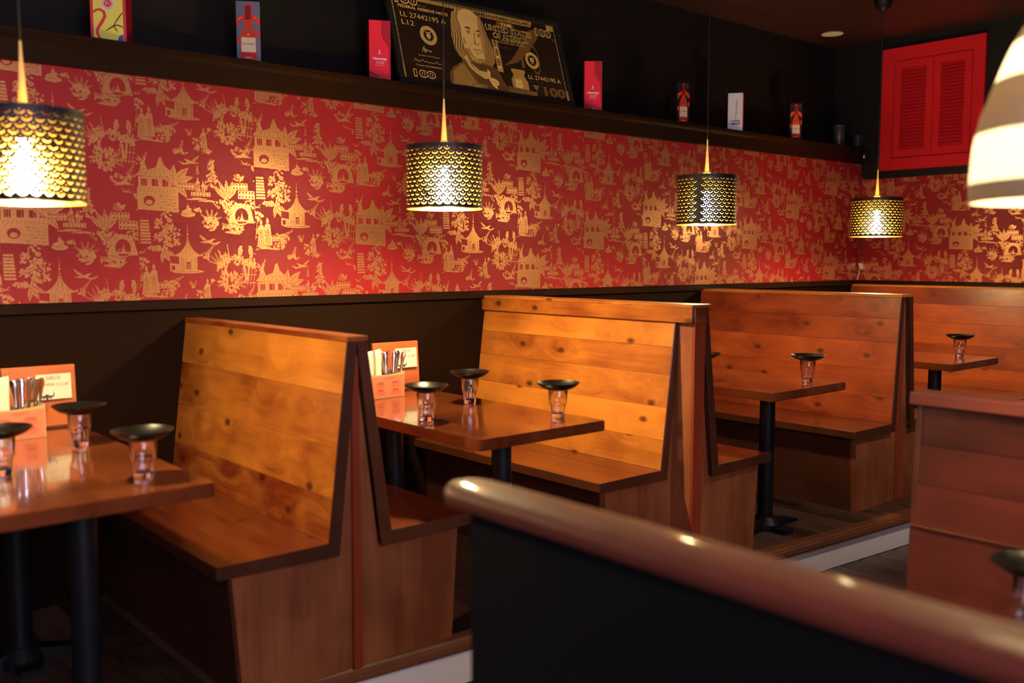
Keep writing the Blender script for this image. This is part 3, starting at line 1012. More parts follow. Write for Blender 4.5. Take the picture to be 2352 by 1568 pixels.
def table(x0, x1, label, y0=TY0, y1=TY1, z=.75, zf=0.0, px=0.0, pf=-.36):
    cx, cy = (x0 + x1) / 2, (y0 + y1) / 2
    rt = root('booth_table', label, 'table', (cx, cy, zf))
    w, l = (x1 - x0) / 2, (y1 - y0) / 2
    zz = z - zf
    rr = .012
    pts = []
    for sx, sy, a0 in ((1, 1, 0), (-1, 1, 90), (-1, -1, 180), (1, -1, 270)):
        for i in range(4):
            a = math.radians(a0 + i * 30)
            pts.append((sx * (w - rr) + rr * math.cos(a), sy * (l - rr) + rr * math.sin(a)))
    bm = prism(pts, zz - .040, zz, 'z')
    bmesh.ops.bevel(bm, geom=[e for e in bm.edges if abs(e.verts[0].co.z - e.verts[1].co.z) < 1e-6], offset=.004, segments=2, affect='EDGES')
    obj('tabletop', bm, 'table', rt)
    for q in (pf, .36):
        obj('pole', lathe_solid([(.038, .05), (.038, zz - .055)], 24), 'black_metal', rt, (px, q, 0), smooth=True)
        obj('top_plate', box(px - .16, px + .16, q - .04, q + .04, zz - .055, zz - .040, bev=.003), 'black_metal', rt)
        bm = bmesh.new()
        for s_ in (-1, 1):
            prism([(s_ * .02, .0), (s_ * .25, .0), (s_ * .25, .012), (s_ * .03, .055)], q - .032, q + .032, 'y', bm=bm)
            box(-.035, .035, q - (.14 if s_ < 0 else 0), q + (.14 if s_ > 0 else 0), 0, .022, bm=bm)
        bm2, rg = lathe([(.07, 0), (.07, .03), (.045, .065), (.0001, .07)], 24, bm=bm, cy=q)
        obj('foot', bm, 'black_metal', rt, (px, 0, 0))
    return rt


table(.455, 1.075, 'nearest booth table, at the left edge of the picture, with cutlery caddy', px=.03)
table(2.0, 2.61, 'second booth table, before the brightly lit backrest, three plate-topped tumblers on it')
table(3.70, 4.325, 'third booth table, single black foot visible on the dark floorboards', px=.06, pf=-.33)
table(5.48, 6.10, 'farthest booth table, beside the far wall bench')

# ------------------------------------------------------------------ pendant lamps
LR, LH = .150, .246
NC, NR = 30, 13
PITCH_Z = .0171


def shade_mesh(rad, mat, name):
    cw = 2 * math.pi / NC
    W2, H2 = .5, PITCH_Z / 2
    # cell in (u: -.5...5 of pitch, v metres)
    ucell = 2 * math.pi * LR / NC
    outer = [(-.5, -H2), (-.25, -H2), (0, -H2), (.25, -H2), (.5, -H2), (.5, H2), (.25, H2), (0, H2), (-.25, H2), (-.5, H2)]
    R = .0125 / ucell
    cres = []
    n = 9
    for i in range(n):                     # outer arc, left tip to right tip through the bottom
        a = math.pi + math.pi * i / (n - 1)
        cres.append((R * math.cos(a), .0052 + .0114 * math.sin(a)))
    for i in range(1, n - 1):
        a = 2 * math.pi - math.pi * i / (n - 1)
        cres.append((R * .83 * math.cos(a), .0052 + .0082 * math.sin(a)))
    dot = [(.0018 / ucell * math.cos(a), .0064 + .0016 * math.sin(a)) for a in [math.pi * 2 * i / 6 for i in range(6)]]
    sc = 100.0
    pts = outer + cres + dot
    V2 = [Vector((p[0] * ucell * sc, p[1] * sc)) for p in pts]
    no, nc, nd = len(outer), len(cres), len(dot)
    E = [(i, (i + 1) % no) for i in range(no)] + [(no + i, no + (i + 1) % nc) for i in range(nc)] + [(no + nc + i, no + nc + (i + 1) % nd) for i in range(nd)]
    res = delaunay_2d_cdt(V2, E, [], 0, 1e-6)
    vs, fs = res[0], res[2]

    def inpoly(p, poly):
        c = False
        for i in range(len(poly)):
            a, b_ = poly[i], poly[(i + 1) % len(poly)]
            if (a[1] > p[1]) != (b_[1] > p[1]) and p[0] < (b_[0] - a[0]) * (p[1] - a[1]) / (b_[1] - a[1]) + a[0]:
                c = not c
        return c
    C = [(v.x, v.y) for v in V2[no:no + nc]]; D = [(v.x, v.y) for v in V2[no + nc:]]
    keep = []
    for f in fs:
        ce_ = (sum(vs[i].x for i in f) / 3, sum(vs[i].y for i in f) / 3)
        if not inpoly(ce_, C) and not inpoly(ce_, D): keep.append(f)
    V, Fc = [], []
    zb = (LH - NR * PITCH_Z) / 2

    def addv(th, z): V.append((rad * math.cos(th), rad * math.sin(th), z)); return len(V) - 1
    for rr_ in range(NR):
        zc = zb + (rr_ + .5) * PITCH_Z
        off = .5 * (rr_ % 2)
        for c in range(NC):
            th0 = (c + off) * cw
            if c == 0:                      # blank seam strip
                ids = [addv(th0 + p[0] * cw, zc + p[1]) for p in outer]
                for q in range(4):
                    Fc.append((ids[q], ids[q + 1], ids[8 - q], ids[9 - q]))
                continue
            base = len(V)
            for v in vs:
                addv(th0 + v.x / sc / ucell * cw, zc + v.y / sc)
            Fc += [tuple(base + i for i in f) for f in keep]
    n = NC * 4
    for z_a, z_b in ((0, zb), (LH - zb, LH)):
        base = len(V)
        for i in range(n):
            th = 2 * math.pi * i / n
            addv(th, z_a); addv(th, z_b)
        for i in range(n):
            j = (i + 1) % n
            Fc.append((base + 2 * i, base + 2 * j, base + 2 * j + 1, base + 2 * i + 1))
    me = bpy.data.meshes.new(name)
    me.from_pydata(V, [], Fc)
    me.materials.append(M[mat])
    for p in me.polygons: p.use_smooth = True
    return me


ms_out = shade_mesh(LR, 'shade_black', 'shade')
ms_in = shade_mesh(LR - .0022, 'shade_gold', 'lining')
bm, rg = lathe([(LR - .003, 0.0), (LR - .003, .004), (LR + .0008, .004), (LR + .0008, 0.0), (LR - .003, 0.0)], 80)
me_rim = mesh(bm, 'shade_gold', True, 'rim')
bm, rg = lathe([(LR - .003, LH - .003), (LR - .003, LH + .001), (LR + .0008, LH + .001), (LR + .0008, LH - .003), (LR - .003, LH - .003)], 80)
me_rimt = mesh(bm, 'shade_black', True, 'top_rim')
# spider frame that holds the shade
bm = bmesh.new()
for k3 in range(3):
    a = k3 * 2.0944
    p0 = Vector((.020 * math.cos(a), .020 * math.sin(a), LH - .012)); p1 = Vector(((LR - .002) * math.cos(a), (LR - .002) * math.sin(a), LH - .006))
    dr = (p1 - p0).normalized(); q = Vector((-math.sin(a), math.cos(a), 0)) * .0018; w_ = Vector((0, 0, .0018))
    A_ = [bm.verts.new(p0 + x_) for x_ in (q + w_, q - w_, -q - w_, -q + w_)]; B_ = [bm.verts.new(p1 + x_) for x_ in (q + w_, q - w_, -q - w_, -q + w_)]
    for i in range(4): bm.faces.new((A_[i], A_[(i + 1) % 4], B_[(i + 1) % 4], B_[i]))
me_sp = mesh(bm, 'black_metal', False, 'spider')
me_sock = mesh(lathe_solid([(.022, LH - .075), (.022, LH + .0), (.019, LH + .018), (.012, LH + .022), (.0085, LH + .075), (.0055, LH + .13), (.003, LH + .185)], 24), 'brass_light', True, 'socket')
BULB_PTS = ([(.0001, .012), (.016, .014), (.027, .024), (.033, .040), (.033, .060), (.027, .092), (.016, .128), (.012, .170)])


def pendant(x, y, zb, label, rz, s=1.0, power=1.0):
    rt = root('pendant_lamp', label, 'lamp', (x, y, zb), 0)
    mb = M['bulb'].copy()
    mb.node_tree.nodes['Principled BSDF'].inputs['Emission Strength'].default_value = PEND_E * power
    me_bulb = mesh(lathe_solid(BULB_PTS, 14), mb, True, 'bulb')
    link('lamp_shade', ms_out, rt, rot=(0, 0, rz)).scale = (s, s, 1)
    link('gold_lining', ms_in, rt, rot=(0, 0, rz)).scale = (s, s, 1)
    link('lower_rim', me_rim, rt).scale = (s, s, 1)
    link('upper_rim', me_rimt, rt).scale = (s, s, 1)
    link('spider_frame', me_sp, rt).scale = (s, s, 1)
    link('socket', me_sock, rt)
    link('bulb', me_bulb, rt)
    top = CZ - .008 - zb
    obj('cord', tube([(0, 0, LH + .18), (0, 0, top - .05)], .0024, 8), 'cord', rt)
    bm = lathe_solid([(.006, top - .098), (.007, top - .082), (.018, top - .078), (.040, top - .062), (.054, top - .036), (.058, top), (.0001, top)], 32)
    obj('ceiling_canopy', bm, 'black_metal', rt, smooth=True)
    return rt


pendant(.722, 2.845, 1.507, 'leftmost perforated drum pendant, cut off by the left edge', -0.2, 1.0, .72)
pendant(2.31, 3.08, 1.552, 'perforated black drum pendant hanging below the framed banknote print', 1.0)
pendant(3.974, 3.08, 1.528, 'perforated drum pendant with a plain vertical seam facing the room', math.radians(180 + 52 - 32), 1.0, .5)
pendant(5.90, 3.20, 1.497, 'farthest perforated drum pendant, hanging in the far corner', 0.4, 1.07, .5)

MB2 = M['bulb'].copy()
MB2.node_tree.nodes['Principled BSDF'].inputs['Emission Strength'].default_value = PEND_E * .5
# ------------------------------------------------------------------ big banded pendant at the right, near the camera
rp = root('banded_pendant_lamp', 'large bell-shaped pendant with glowing paper bands, cut off by the right edge', 'lamp', (2.102, .669, 1.470))
prf = [(.240, 0.0), (.241, .05), (.236, .12), (.224, .175), (.204, .230), (.182, .290), (.160, .335), (.128, .385), (.088, .425), (.060, .445), (.045, .460), (.042, .470)]
zz = [p[1] for p in prf]; rr = [p[0] for p in prf]
cuts = [(.0, .036, 'weave_shade', 'woven_band'), (.036, .135, 'paper_shade', 'paper_band'), (.135, .235, 'weave_shade', 'woven_band'), (.235, .312, 'paper_shade', 'paper_band'), (.312, .47, 'weave_shade', 'woven_band')]
for a, b_, mt, nm in cuts:
    pr = [(float(np.interp(t, zz, rr)), t) for t in np.linspace(a, b_, 6)]
    pin = [(q - .0025, t) for q, t in pr[::-1]]
    bm, rg = lathe(pr + pin + [pr[0]], 64)
    obj(nm, bm, mt, rp, smooth=True)
obj('socket', lathe_solid([(.024, .30), (.024, .47), (.012, .485), (.004, .51)], 24), 'black_metal', rp, smooth=True)
obj('bulb', lathe_solid([(.0001, .15), (.020, .155), (.032, .175), (.034, .20), (.024, .245), (.015, .30)], 16), MB2, rp, smooth=True)
obj('cord', tube([(0, 0, .50), (0, 0, CZ - 1.452 - .05)], .0026, 8), 'cord', rp)
top = CZ - .008 - 1.452
obj('ceiling_canopy', lathe_solid([(.006, top - .09), (.018, top - .078), (.040, top - .062), (.054, top - .036), (.058, top), (.0001, top)], 32), 'black_metal', rp, smooth=True)

# ------------------------------------------------------------------ foreground partition and right-hand booth
pt = root('low_partition', 'low black partition with a rounded wooden cap crossing the foreground', 'partition', (1.13, .3, FL))
obj('panel', box(-.045, .045, -1.4, 1.075, 0, 1.085, bev=.003), 'black_panel', pt)
bm = bmesh.new()
n = 20
ring_prev = None
sec = [(.062, .004), (.060, .014), (.053, .021), (.042, .0245), (.0, .0255), (-.042, .0245), (-.053, .021), (-.060, .014), (-.062, .004), (-.058, -.010), (-.045, -.016), (.045, -.016), (.058, -.010)]
stations = [(-1.42, 1.0)] + [(1.115 + .055 * math.sin(a) - .0, max(.02, math.cos(a))) for a in np.linspace(0, math.pi / 2, 8)]
for y_, sx_ in stations:
    ring = [bm.verts.new((p[0] * sx_, y_, 1.084 + p[1] * (1 if sx_ > .3 else (.5 + sx_)))) for p in sec]
    if ring_prev:
        for i in range(len(sec)):
            bm.faces.new((ring_prev[i], ring_prev[(i + 1) % len(sec)], ring[(i + 1) % len(sec)], ring[i]))
    else: bm.faces.new(ring)
    ring_prev = ring
bm.faces.new(ring_prev)
obj('cap', bm, 'cap', pt, smooth=True)

rb = root('red_brown_bench', 'red-brown plank bench at the right, seen behind the low partition', 'bench', (2.78, .1, FL))
zt_ = .96 - FL
fr = [0.30, .52, .735, .86, .98, 1.10]
for a, b_ in zip(fr, fr[1:]):
    t0, t1 = (a - .3) / .8, (b_ - .3) / .8
    xo0, xo1 = lerp(-.02, .03, t0), lerp(-.02, .03, t1)
    obj('back_plank', prism([(xo0, a + .0008), (xo1, b_ - .0008), (xo1 + .03, b_ - .0008), (xo0 + .03, a + .0008)], -1.4, 1.27, 'y', bev=.001), 'redpine_y', rb)
obj('base_panel', box(-.028, -.005, -1.4, 1.268, 0, .30), 'redpine_y', rb)
obj('lit_gap_strip', box(-.003, .004, -1.39, 1.268, .7335, .7365), 'nosing', rb)  # paler strip painting in the streak of light along the plank joint
obj('cap', box(.0, .085, -1.4, 1.285, 1.10, zt_, bev=.006, seg=3), 'cap', rb)
obj('end_board', prism([(-.026, 0), (.09, 0), (.085, 1.10), (.025, 1.10)], 1.256, 1.272, 'y', bev=.001), 'edge', rb)
obj('seat_board', box(-.0, .0 + .5, -1.4, 1.268, .60, .63), 'redpine_y', rb) if False else None

# table of the right booth (its top is hidden behind the partition cap)
table(1.62, 2.30, 'low table behind the partition at the lower right, carrying one plate-topped tumbler', y0=-.25, y1=.87, z=.565, zf=FL)

# ------------------------------------------------------------------ tumblers with black plates
GP = [(.0001, .0), (.0235, .0), (.0255, .003), (.0285, .040), (.0300, .050), (.0335, .0535), (.0342, .0565), (.0345, .060), (.0370, .1055), (.0364, .1065), (.0354, .1055), (.0328, .060), (.0318, .055), (.0278, .048), (.0262, .038), (.0232, .020), (.0180, .0160), (.0001, .0175)]
me_glass = mesh(lathe_solid(GP, 48, flute=(2, 5, .05)), 'glass', True, 'tumbler')
PP = [(.0001, .0), (.034, .0), (.040, .0015), (.060, .0085), (.075, .0185), (.0825, .0265), (.0835, .0285), (.0820, .0290), (.0735, .0215), (.058, .0120), (.040, .0055), (.0001, .0045)]
me_plate = mesh(lathe_solid(PP, 64), 'plate', True, 'saucer')


def tumbler(x, y, z, gl, pl, tilt=(0, 0), s=1.0, off=(0, 0)):
    g = tag(link('tumbler', me_glass, None, (x, y, z + .0003)), gl, 'glass', 'fluted tumblers set out on the tables')
    p = tag(link('black_saucer', me_plate, None, (x + off[0], y + off[1], z + .1072), (tilt[0], tilt[1], random.random() * 6)), pl, 'plate', 'black saucers resting on tumblers')
    p.scale = (s, s, 1)


tumbler(.655, 2.958, .75, 'tumbler on the nearest table, at the left edge of the picture', 'black saucer cut off by the left edge of the picture')
tumbler(.954, 3.25, .75, 'tumbler on the nearest table, beside the menu board with a card', 'black saucer on the nearest table, overlapping the menu board')
tumbler(.945, 2.660, .75, 'tumbler at the corner of the nearest table', 'black saucer with a golden sheen, at the corner of the nearest table')
tumbler(2.098, 2.917, .75, 'tumbler on the second table, closest to the nearest bench', 'black saucer on the second table, closest to the cutlery caddy')
tumbler(2.490, 3.150, .75, 'tumbler on the second table, farthest in beside the dark wall', 'black saucer before the dark wall and the edge of the lit backrest')
tumbler(2.517, 2.640, .75, 'tumbler at the right corner of the second table', 'black saucer before the brightly lit orange backrest')
tumbler(4.176, 2.60, .75, 'single clear tumbler on the third table', 'black saucer atop the lone tumbler of the third table')
tumbler(3.86, 2.99, .75, 'tumbler on the third table hidden behind the middle bench end', 'black saucer on the third table peeping out behind the middle bench end')
tumbler(5.969, 2.66, .75, 'tumbler on the farthest table, in clear view', 'black saucer in clear view on the farthest table')
tumbler(5.75, 3.02, .75, 'tumbler on the farthest table hidden by the third bench end', 'black saucer on the farthest table peeping out behind the third bench end')
tumbler(2.19, .800, .565, 'blurred tumbler behind the foreground cap at the lower right', 'blurred black saucer at the lower right corner of the picture')

# ------------------------------------------------------------------ condiment sets


def ox_emblem(bm, cx, cz, s, y):
    """horned ox head as a flat mark"""
    P = []
    for sg in (1,):
        pass
    head = [(-.16, .06), (-.10, .14), (0, .17), (.10, .14), (.16, .06), (.12, -.02), (.08, -.22), (.05, -.30), (-.05, -.30), (-.08, -.22), (-.12, -.02)]
    flatpoly([(cx + a * s, cz + b_ * s) for a, b_ in head], y, bm)
    for sg in (-1, 1):
        horn = [(.13, .10), (.30, .04), (.44, .08), (.50, .22), (.49, .38), (.56, .24), (.55, .04), (.44, -.08), (.28, -.10), (.14, -.02)]
        pts = [(cx + sg * a * s, cz + b_ * s) for a, b_ in horn]
        flatpoly(pts, y, bm)
        ear = [(.14, -.02), (.30, -.12), (.36, -.20), (.26, -.20), (.12, -.10)]
        flatpoly([(cx + sg * a * s, cz + b_ * s) for a, b_ in ear], y, bm)
    return bm


me_card_mesh = mesh(box(-.052, .052, -.0009, 0, -.040, .040), 'cream', name='card')
bm = text_bm('TAURUS OX', .0125, .044, x=-.002, z=.022, bold=.01)
me_ct1 = mesh(bm, 'ink', name='lettering')
bm = text_bm('SUPPER CLUB', .0095, .088, x=-.001, z=.002)
me_ct2 = mesh(bm, 'ink', name='lettering')
bm = bmesh.new()
for i in range(3):
    w_ = (.036, .018, .034)[i]
    flatpoly([(-.022 - w_ / 2, -.006 - i * .0055), (-.022 + w_ / 2, -.006 - i * .0055), (-.022 + w_ / 2, -.0082 - i * .0055), (-.022 - w_ / 2, -.0082 - i * .0055)], 0, bm)
me_ct3 = mesh(bm, 'label', name='small_print')
me_ox = mesh(ox_emblem(bmesh.new(), -.022, -.030, .040, 0), 'ink_dark', name='ox_emblem')


def spoon_bm(L=.19):
    """cutlery standing handle-up: slim stem widening to a rounded handle end"""
    bm = bmesh.new()
    st = [(0, .0026, .0014), (.05, .0032, .0015), (.10, .0045, .0016), (.14, .0072, .0018), (.165, .0098, .0020), (.182, .0108, .0019), (.190, .0078, .0014), (.193, .002, .0008)]
    last = None
    for z_, w_, t_ in st:
        z_ = z_ * L / .193
        ring = [bm.verts.new((math.cos(a) * w_, math.sin(a) * t_ + .004 * math.sin(z_ * 16), z_)) for a in [2 * math.pi * i / 8 for i in range(8)]]
        if last:
            for i in range(8): bm.faces.new((last[i], last[(i + 1) % 8], ring[(i + 1) % 8], ring[i]))
        else: bm.faces.new(ring)
        last = ring
    bm.faces.new(last)
    return bm


me_spoon = mesh(spoon_bm(), 'steel', True, 'cutlery')


def condiments(tx, ty, where, bx0, bx1):
    """tx,ty: front right corner of the caddy; board stands behind it"""
    # board
    bd = root('menu_board', 'pine board holding a printed card, standing on the %s table' % where, 'board', (bx1, 3.672, .7503), 0)
    hgt = .225
    obj('board', box(-(bx1 - bx0), 0, -.009, .009, .006, hgt, bev=.003, seg=2), 'board', bd, rot=(math.radians(-4), 0, 0))
    obj('foot_strip', box(-(bx1 - bx0) - .0, .0, -.022, .022, 0, .008, bev=.002), 'edge_x', bd)
    cd = link('card', me_card_mesh, bd, (-.078, -.0105 + .0005, .150), (math.radians(-4), 0, 0))
    cd.scale = (1.13, 1, 1.13)
    for me_, nm in ((me_ct1, 'lettering'), (me_ct2, 'lettering'), (me_ct3, 'small_print'), (me_ox, 'ox_emblem')):
        link(nm, me_, cd, (0, -.0014, 0))
    # caddy box with dessert menu on its face
    w_, dp, h_ = .20, .095, .112
    cz = .7503
    ca = root('cutlery_caddy', 'pale wooden caddy with an orange dessert menu, on the %s table' % where, 'caddy', (tx, ty, cz), math.radians(3))
    obj('caddy_floor', box(-w_, 0, 0, dp, 0, .006), 'caddy', ca)
    # scooped front and back walls
    def wall(y0_, y1_, dip):
        top = [(-w_ + i * w_ / 12, h_ - dip * math.sin(math.pi * i / 12) ** .8) for i in range(13)]
        return prism([(-w_, .006)] + top + [(0, .006)], y0_, y1_, 'y')
    obj('front_wall', wall(0, .006, .010), 'caddy', ca)
    obj('back_wall', wall(dp - .006, dp, .010), 'caddy', ca)
    obj('side_wall', box(-.006, 0, .006, dp - .006, .006, h_), 'caddy', ca)
    obj('side_wall', box(-w_, -w_ + .006, .006, dp - .006, .006, h_), 'caddy', ca)
    obj('divider', box(-.098, -.094, .006, dp - .006, .006, h_ - .02), 'caddy', ca)
    mc = obj('dessert_menu', box(-w_ + .004, -.004, -.0012, -.0002, .003, h_ - .014), 'menu', ca)
    bm = text_bm('DESSERTS', .0085, .050, x=-.080, z=h_ - .029, y=-.0016, bold=.01)
    obj('lettering', bm, 'ink_red', mc)
    bm = bmesh.new()
    rg_ = random.Random(3)
    for colx in (-.130, -.050):
        for z_b in (.062, .030):
            for i in range(2):
                ww = rg_.uniform(.030, .040)
                flatpoly([(colx - ww / 2, z_b + .010 - i * .006), (colx + ww / 2, z_b + .010 - i * .006), (colx + ww / 2, z_b + .0068 - i * .006), (colx - ww / 2, z_b + .0068 - i * .006)], -.0016, bm)
            for i in range(3):
                ww = rg_.uniform(.038, .052)
                flatpoly([(colx - ww / 2, z_b - .003 - i * .0045), (colx + ww / 2, z_b - .003 - i * .0045), (colx + ww / 2, z_b - .0042 - i * .0045), (colx - ww / 2, z_b - .0042 - i * .0045)], -.0016, bm)
    obj('small_print', bm, 'ink_red', mc)
    # cutlery
    rg_ = random.Random(int(tx * 100))
    ct, st_ = math.cos(math.radians(3)), math.sin(math.radians(3))
    for i in range(9):
        lx = -.018 - (i % 5) * .0155 - (.004 if i > 4 else 0)
        ly = .026 + (i // 5) * .040 + rg_.uniform(-.004, .004)
        lean = math.radians(3 + 9 * ((lx + .05) / .04)) 
        p = link('cutlery_piece', me_spoon, None, (tx + lx * ct - ly * st_, ty + lx * st_ + ly * ct, cz + .012), (math.radians(rg_.uniform(-3, 6)), lean * .75, rg_.uniform(-.9, .9)))
        tag(p, 'steel fork or spoon standing handle-up in the caddy on the %s table' % where, 'cutlery', 'cutlery in the caddy on the %s table' % where)
    # paper packets
    spots = ((-.124, .030, .205, 'tallest, in front'), (-.155, .046, .198, 'in the middle'), (-.185, .030, .19, 'farthest left')) 
    for lx, ly, hh, nm in spots:
        bm = bmesh.new()
        prof = [(.000, .014, .008), (.10, .015, .010), (.17, .0155, .010), (hh - .012, .0165, .007), (hh, .0175, .003)]
        last = None
        for z_, a, b_ in prof:
            ring = [bm.verts.new((sx_ * a, sy_ * b_, z_ + (.003 * sx_ if z_ > hh - .02 else 0))) for sx_, sy_ in ((-1, -1), (0, -1.25), (1, -1), (1, 1), (0, 1.2), (-1, 1))]
            if last:
                for i in range(6): bm.faces.new((last[i], last[(i + 1) % 6], ring[(i + 1) % 6], ring[i]))
            else: bm.faces.new(ring)
            last = ring
        bm.faces.new(last)
        pk = obj('chopstick_packet', bm, 'cream', None, (tx + lx * ct - ly * st_, ty + lx * st_ + ly * ct, cz + .0065), (math.radians(-2), math.radians(1.5), .1))
        tag(pk, 'cream paper packet %s in the caddy on the %s table' % (nm, where), 'packet', 'paper packets in the caddy on the %s table' % where)
        bm = bmesh.new()
        for i in range(9):
            z_ = .045 + i * .016
            for q in (-.006, .005):
                flatpoly([(q - .0018, z_), (q + .0018, z_ + .001), (q + .0012, z_ + .007), (q - .001, z_ + .008)], -.0128, bm)
        obj('printed_marks', bm, 'label', pk)


condiments(.918, 3.50, 'nearest', .825, 1.070)
condiments(2.398, 3.50, 'second', 2.35, 2.598)

# ------------------------------------------------------------------ shelf items
SZ = 2.2052


def carton(x, y, w, dp, h, yaw, label, front, side, cat='box', name='gift_carton'):
    rt = root(name, label, cat, (x, y, SZ), math.radians(yaw))
    obj('carton', box(-w / 2, w / 2, 0, dp, 0, h, bev=.0015), side, rt)
    obj('front_face', box(-w / 2 + .001, w / 2 - .001, -.0006, 0, .001, h - .001), front, rt)
    return rt


def decal(rt, name, bm, mat, lift=.0010):
    return obj(name, bm, mat, rt, (0, -lift, 0))


# yaw so that the face looks at the camera
def face(x, y, extra=0): return math.degrees(math.atan2(y, x)) - 90 + extra


def bottle_outline(w, z0, h, x=0):
    """simple decanter silhouette"""
    R = [(.0, .0), (.30, .0), (.33, .03), (.33, .36), (.29, .50), (.16, .62), (.11, .68), (.10, .95), (.12, .96), (.12, 1.0), (0, 1.0)]
    pts = [(x + a * w, z0 + b_ * h) for a, b_ in R[1:-1]]
    return pts + [(2 * x - a, b_) for a, b_ in pts[::-1]]


def red_carton(x, y, extra, label):
    w, h = .104, .288
    rt = carton(x, y, w, .10, h, face(x, y, extra), label, 'box_red', 'box_side')
    bm = flatpoly([(w / 2 - .002, .002), (w / 2 - .002, h - .002), (w * .06, h - .002), (w * .08, h * .76), (w * .16, h * .68), (w * .34, h * .60), (w * .40, h * .50), (w * .42, h * .2), (w * .47, h * .04)])
    decal(rt, 'bottle_silhouette', bm, 'box_red_dark', .0009)  # bottle silhouette printed in darker red
    bm = flatpoly([(-w / 2 + .002, .002), (w / 2 - .002, .002), (w * .3, .012), (-w / 2 + .002, h * .17)])
    decal(rt, 'dark_base_wedge', bm, 'box_red_dark', .0011)  # dark crimson wedge across the foot of the face
    bm = text_bm('Hennessy', .017, .066, x=.000, z=h * .355, bold=.025)
    text_bm('V.S.O.P', .013, .040, bm=bm, x=.000, z=h * .29)
    text_bm('Very Superior Old Pale', .004, .044, bm=bm, x=0, z=h * .262)
    text_bm('COGNAC', .0035, .018, bm=bm, x=.002, z=h * .055)
    # arm emblem above the name
    flatpoly([(-.006, h * .455), (-.009, h * .455 + .001), (-.001, h * .455 + .008), (-.007, h * .455 + .014), (.004, h * .455 + .018), (-.002, h * .455 + .014), (.003, h * .455 + .007)], 0, bm)
    flatpoly([(-.009, h * .445), (.007, h * .445), (.007, h * .449), (-.009, h * .449)], 0, bm)
    decal(rt, 'lettering', bm, 'white', .0014)
    return rt


red_carton(2.600, 3.975, 8, 'crimson bottle carton left of the banknote print')
red_carton(4.060, 3.975, 6, 'crimson bottle carton right of the banknote print')


def bottle_carton(x, y, extra, label, w=.100, h=.26, bg='box_black', dp=.095):
    rt = carton(x, y, w, dp, h, face(x, y, extra), label, bg, 'box_black')
    # splashes
    for P_ in ([(-w / 2 + .002, h * .60), (-w * .2, h * .69), (0, h * .74), (0, h * .79), (-w * .2, h * .78), (-w / 2 + .002, h * .71)],
               [(w / 2 - .002, h * .60), (w * .2, h * .68), (0, h * .74), (w * .1, h * .84), (w * .25, h * .77), (w / 2 - .002, h * .71)],
               [(-w / 2 + .002, h * .30), (-w * .36, h * .34), (-w * .34, h * .42), (-w / 2 + .002, h * .42)],
               [(w / 2 - .002, h * .40), (w * .40, h * .42), (w * .34, h * .50), (w / 2 - .002, h * .56)],
               [(w * .25, h * .86), (w * .32, h * .90), (w * .34, h * .96), (w * .28, h * .93)]):
        decal(rt, 'splash_print', flatpoly(P_), 'amber', .0009)
    bm = flatpoly([(w * .18, h * .755), (w * .36, h * .70), (w * .46, h * .655), (w * .30, h * .74)])
    flatpoly([(-w * .46, h * .66), (-w * .28, h * .725), (-w * .18, h * .745), (-w * .34, h * .735)], 0, bm)
    decal(rt, 'highlight_print', bm, 'orange_print', .0011)
    bo = decal(rt, 'bottle_print', flatpoly([(a, b_) for a, b_ in bottle_outline(w, h * .06, h * .90)]), 'amber', .0013)
    decal(rt, 'neck_print', flatpoly([(-w * .12, h * .70), (w * .12, h * .70), (w * .12, h * .93), (-w * .12, h * .93)]), 'box_side', .0015)
    decal(rt, 'glow_print', flatpoly([(-w * .05, h * .44), (w * .05, h * .44), (w * .05, h * .475), (-w * .05, h * .475)]), 'orange_print', .0016)
    decal(rt, 'seal_print', flatpoly([(w * .17 * math.cos(t), h * .52 + h * .028 * math.sin(t)) for t in [6.283 * i / 20 for i in range(20)]]), 'gold1', .0016)
    decal(rt, 'label_print', flatpoly([(-w * .30, h * .175), (w * .30, h * .175), (w * .29, h * .415), (-w * .29, h * .415)]), 'label', .0017)
    decal(rt, 'lettering', text_bm('Hennessy', .0125, w * .50, x=0, z=h * .295), 'ink_dark', .0021)
    decal(rt, 'base_print', flatpoly([(-w * .18, h * .085), (w * .18, h * .085), (w * .12, h * .095), (-w * .12, h * .095)]), 'white', .0017)
    return rt


bottle_carton(1.925, 3.975, -4, 'blue-grey carton picturing a red bottle, left part of the shelf', w=.102, h=.262, bg='box_blue')
bottle_carton(4.865, 3.965, 30, 'black carton picturing a red bottle, directly right of the second crimson carton', w=.090, h=.262)
bottle_carton(6.13, 3.965, 25, 'black carton picturing a red bottle, farthest right on the shelf', w=.092, h=.262)

# yellow carton
w, h = .136, .36
yx, yyc = 1.335, 3.98
rt = carton(yx, yyc, w, .10, h, face(yx, yyc, -14), 'tall yellow and red festive carton at the left end of the shelf', 'pink', 'box_side')
decal(rt, 'yellow_panel', flatpoly([(-w * .41, .010), (w * .41, .006), (w * .41, h - .012), (-w * .41, h - .012)]), 'yellow', .0010)


def ribbon(pts, wd):
    bm = bmesh.new()
    L, Rr = [], []
    for i, p in enumerate(pts):
        a = Vector(pts[max(0, i - 1)]); b_ = Vector(pts[min(len(pts) - 1, i + 1)])
        t = (b_ - a).normalized()
        q = wd * (.6 + .4 * math.sin(math.pi * i / (len(pts) - 1)))
        L.append((p[0] - t.y * q / 2, p[1] + t.x * q / 2)); Rr.append((p[0] + t.y * q / 2, p[1] - t.x * q / 2))
    for i in range(len(pts) - 1):
        bm.faces.new([bm.verts.new((a_, 0, c_)) for a_, c_ in (L[i], L[i + 1], Rr[i + 1], Rr[i])])
    return bm


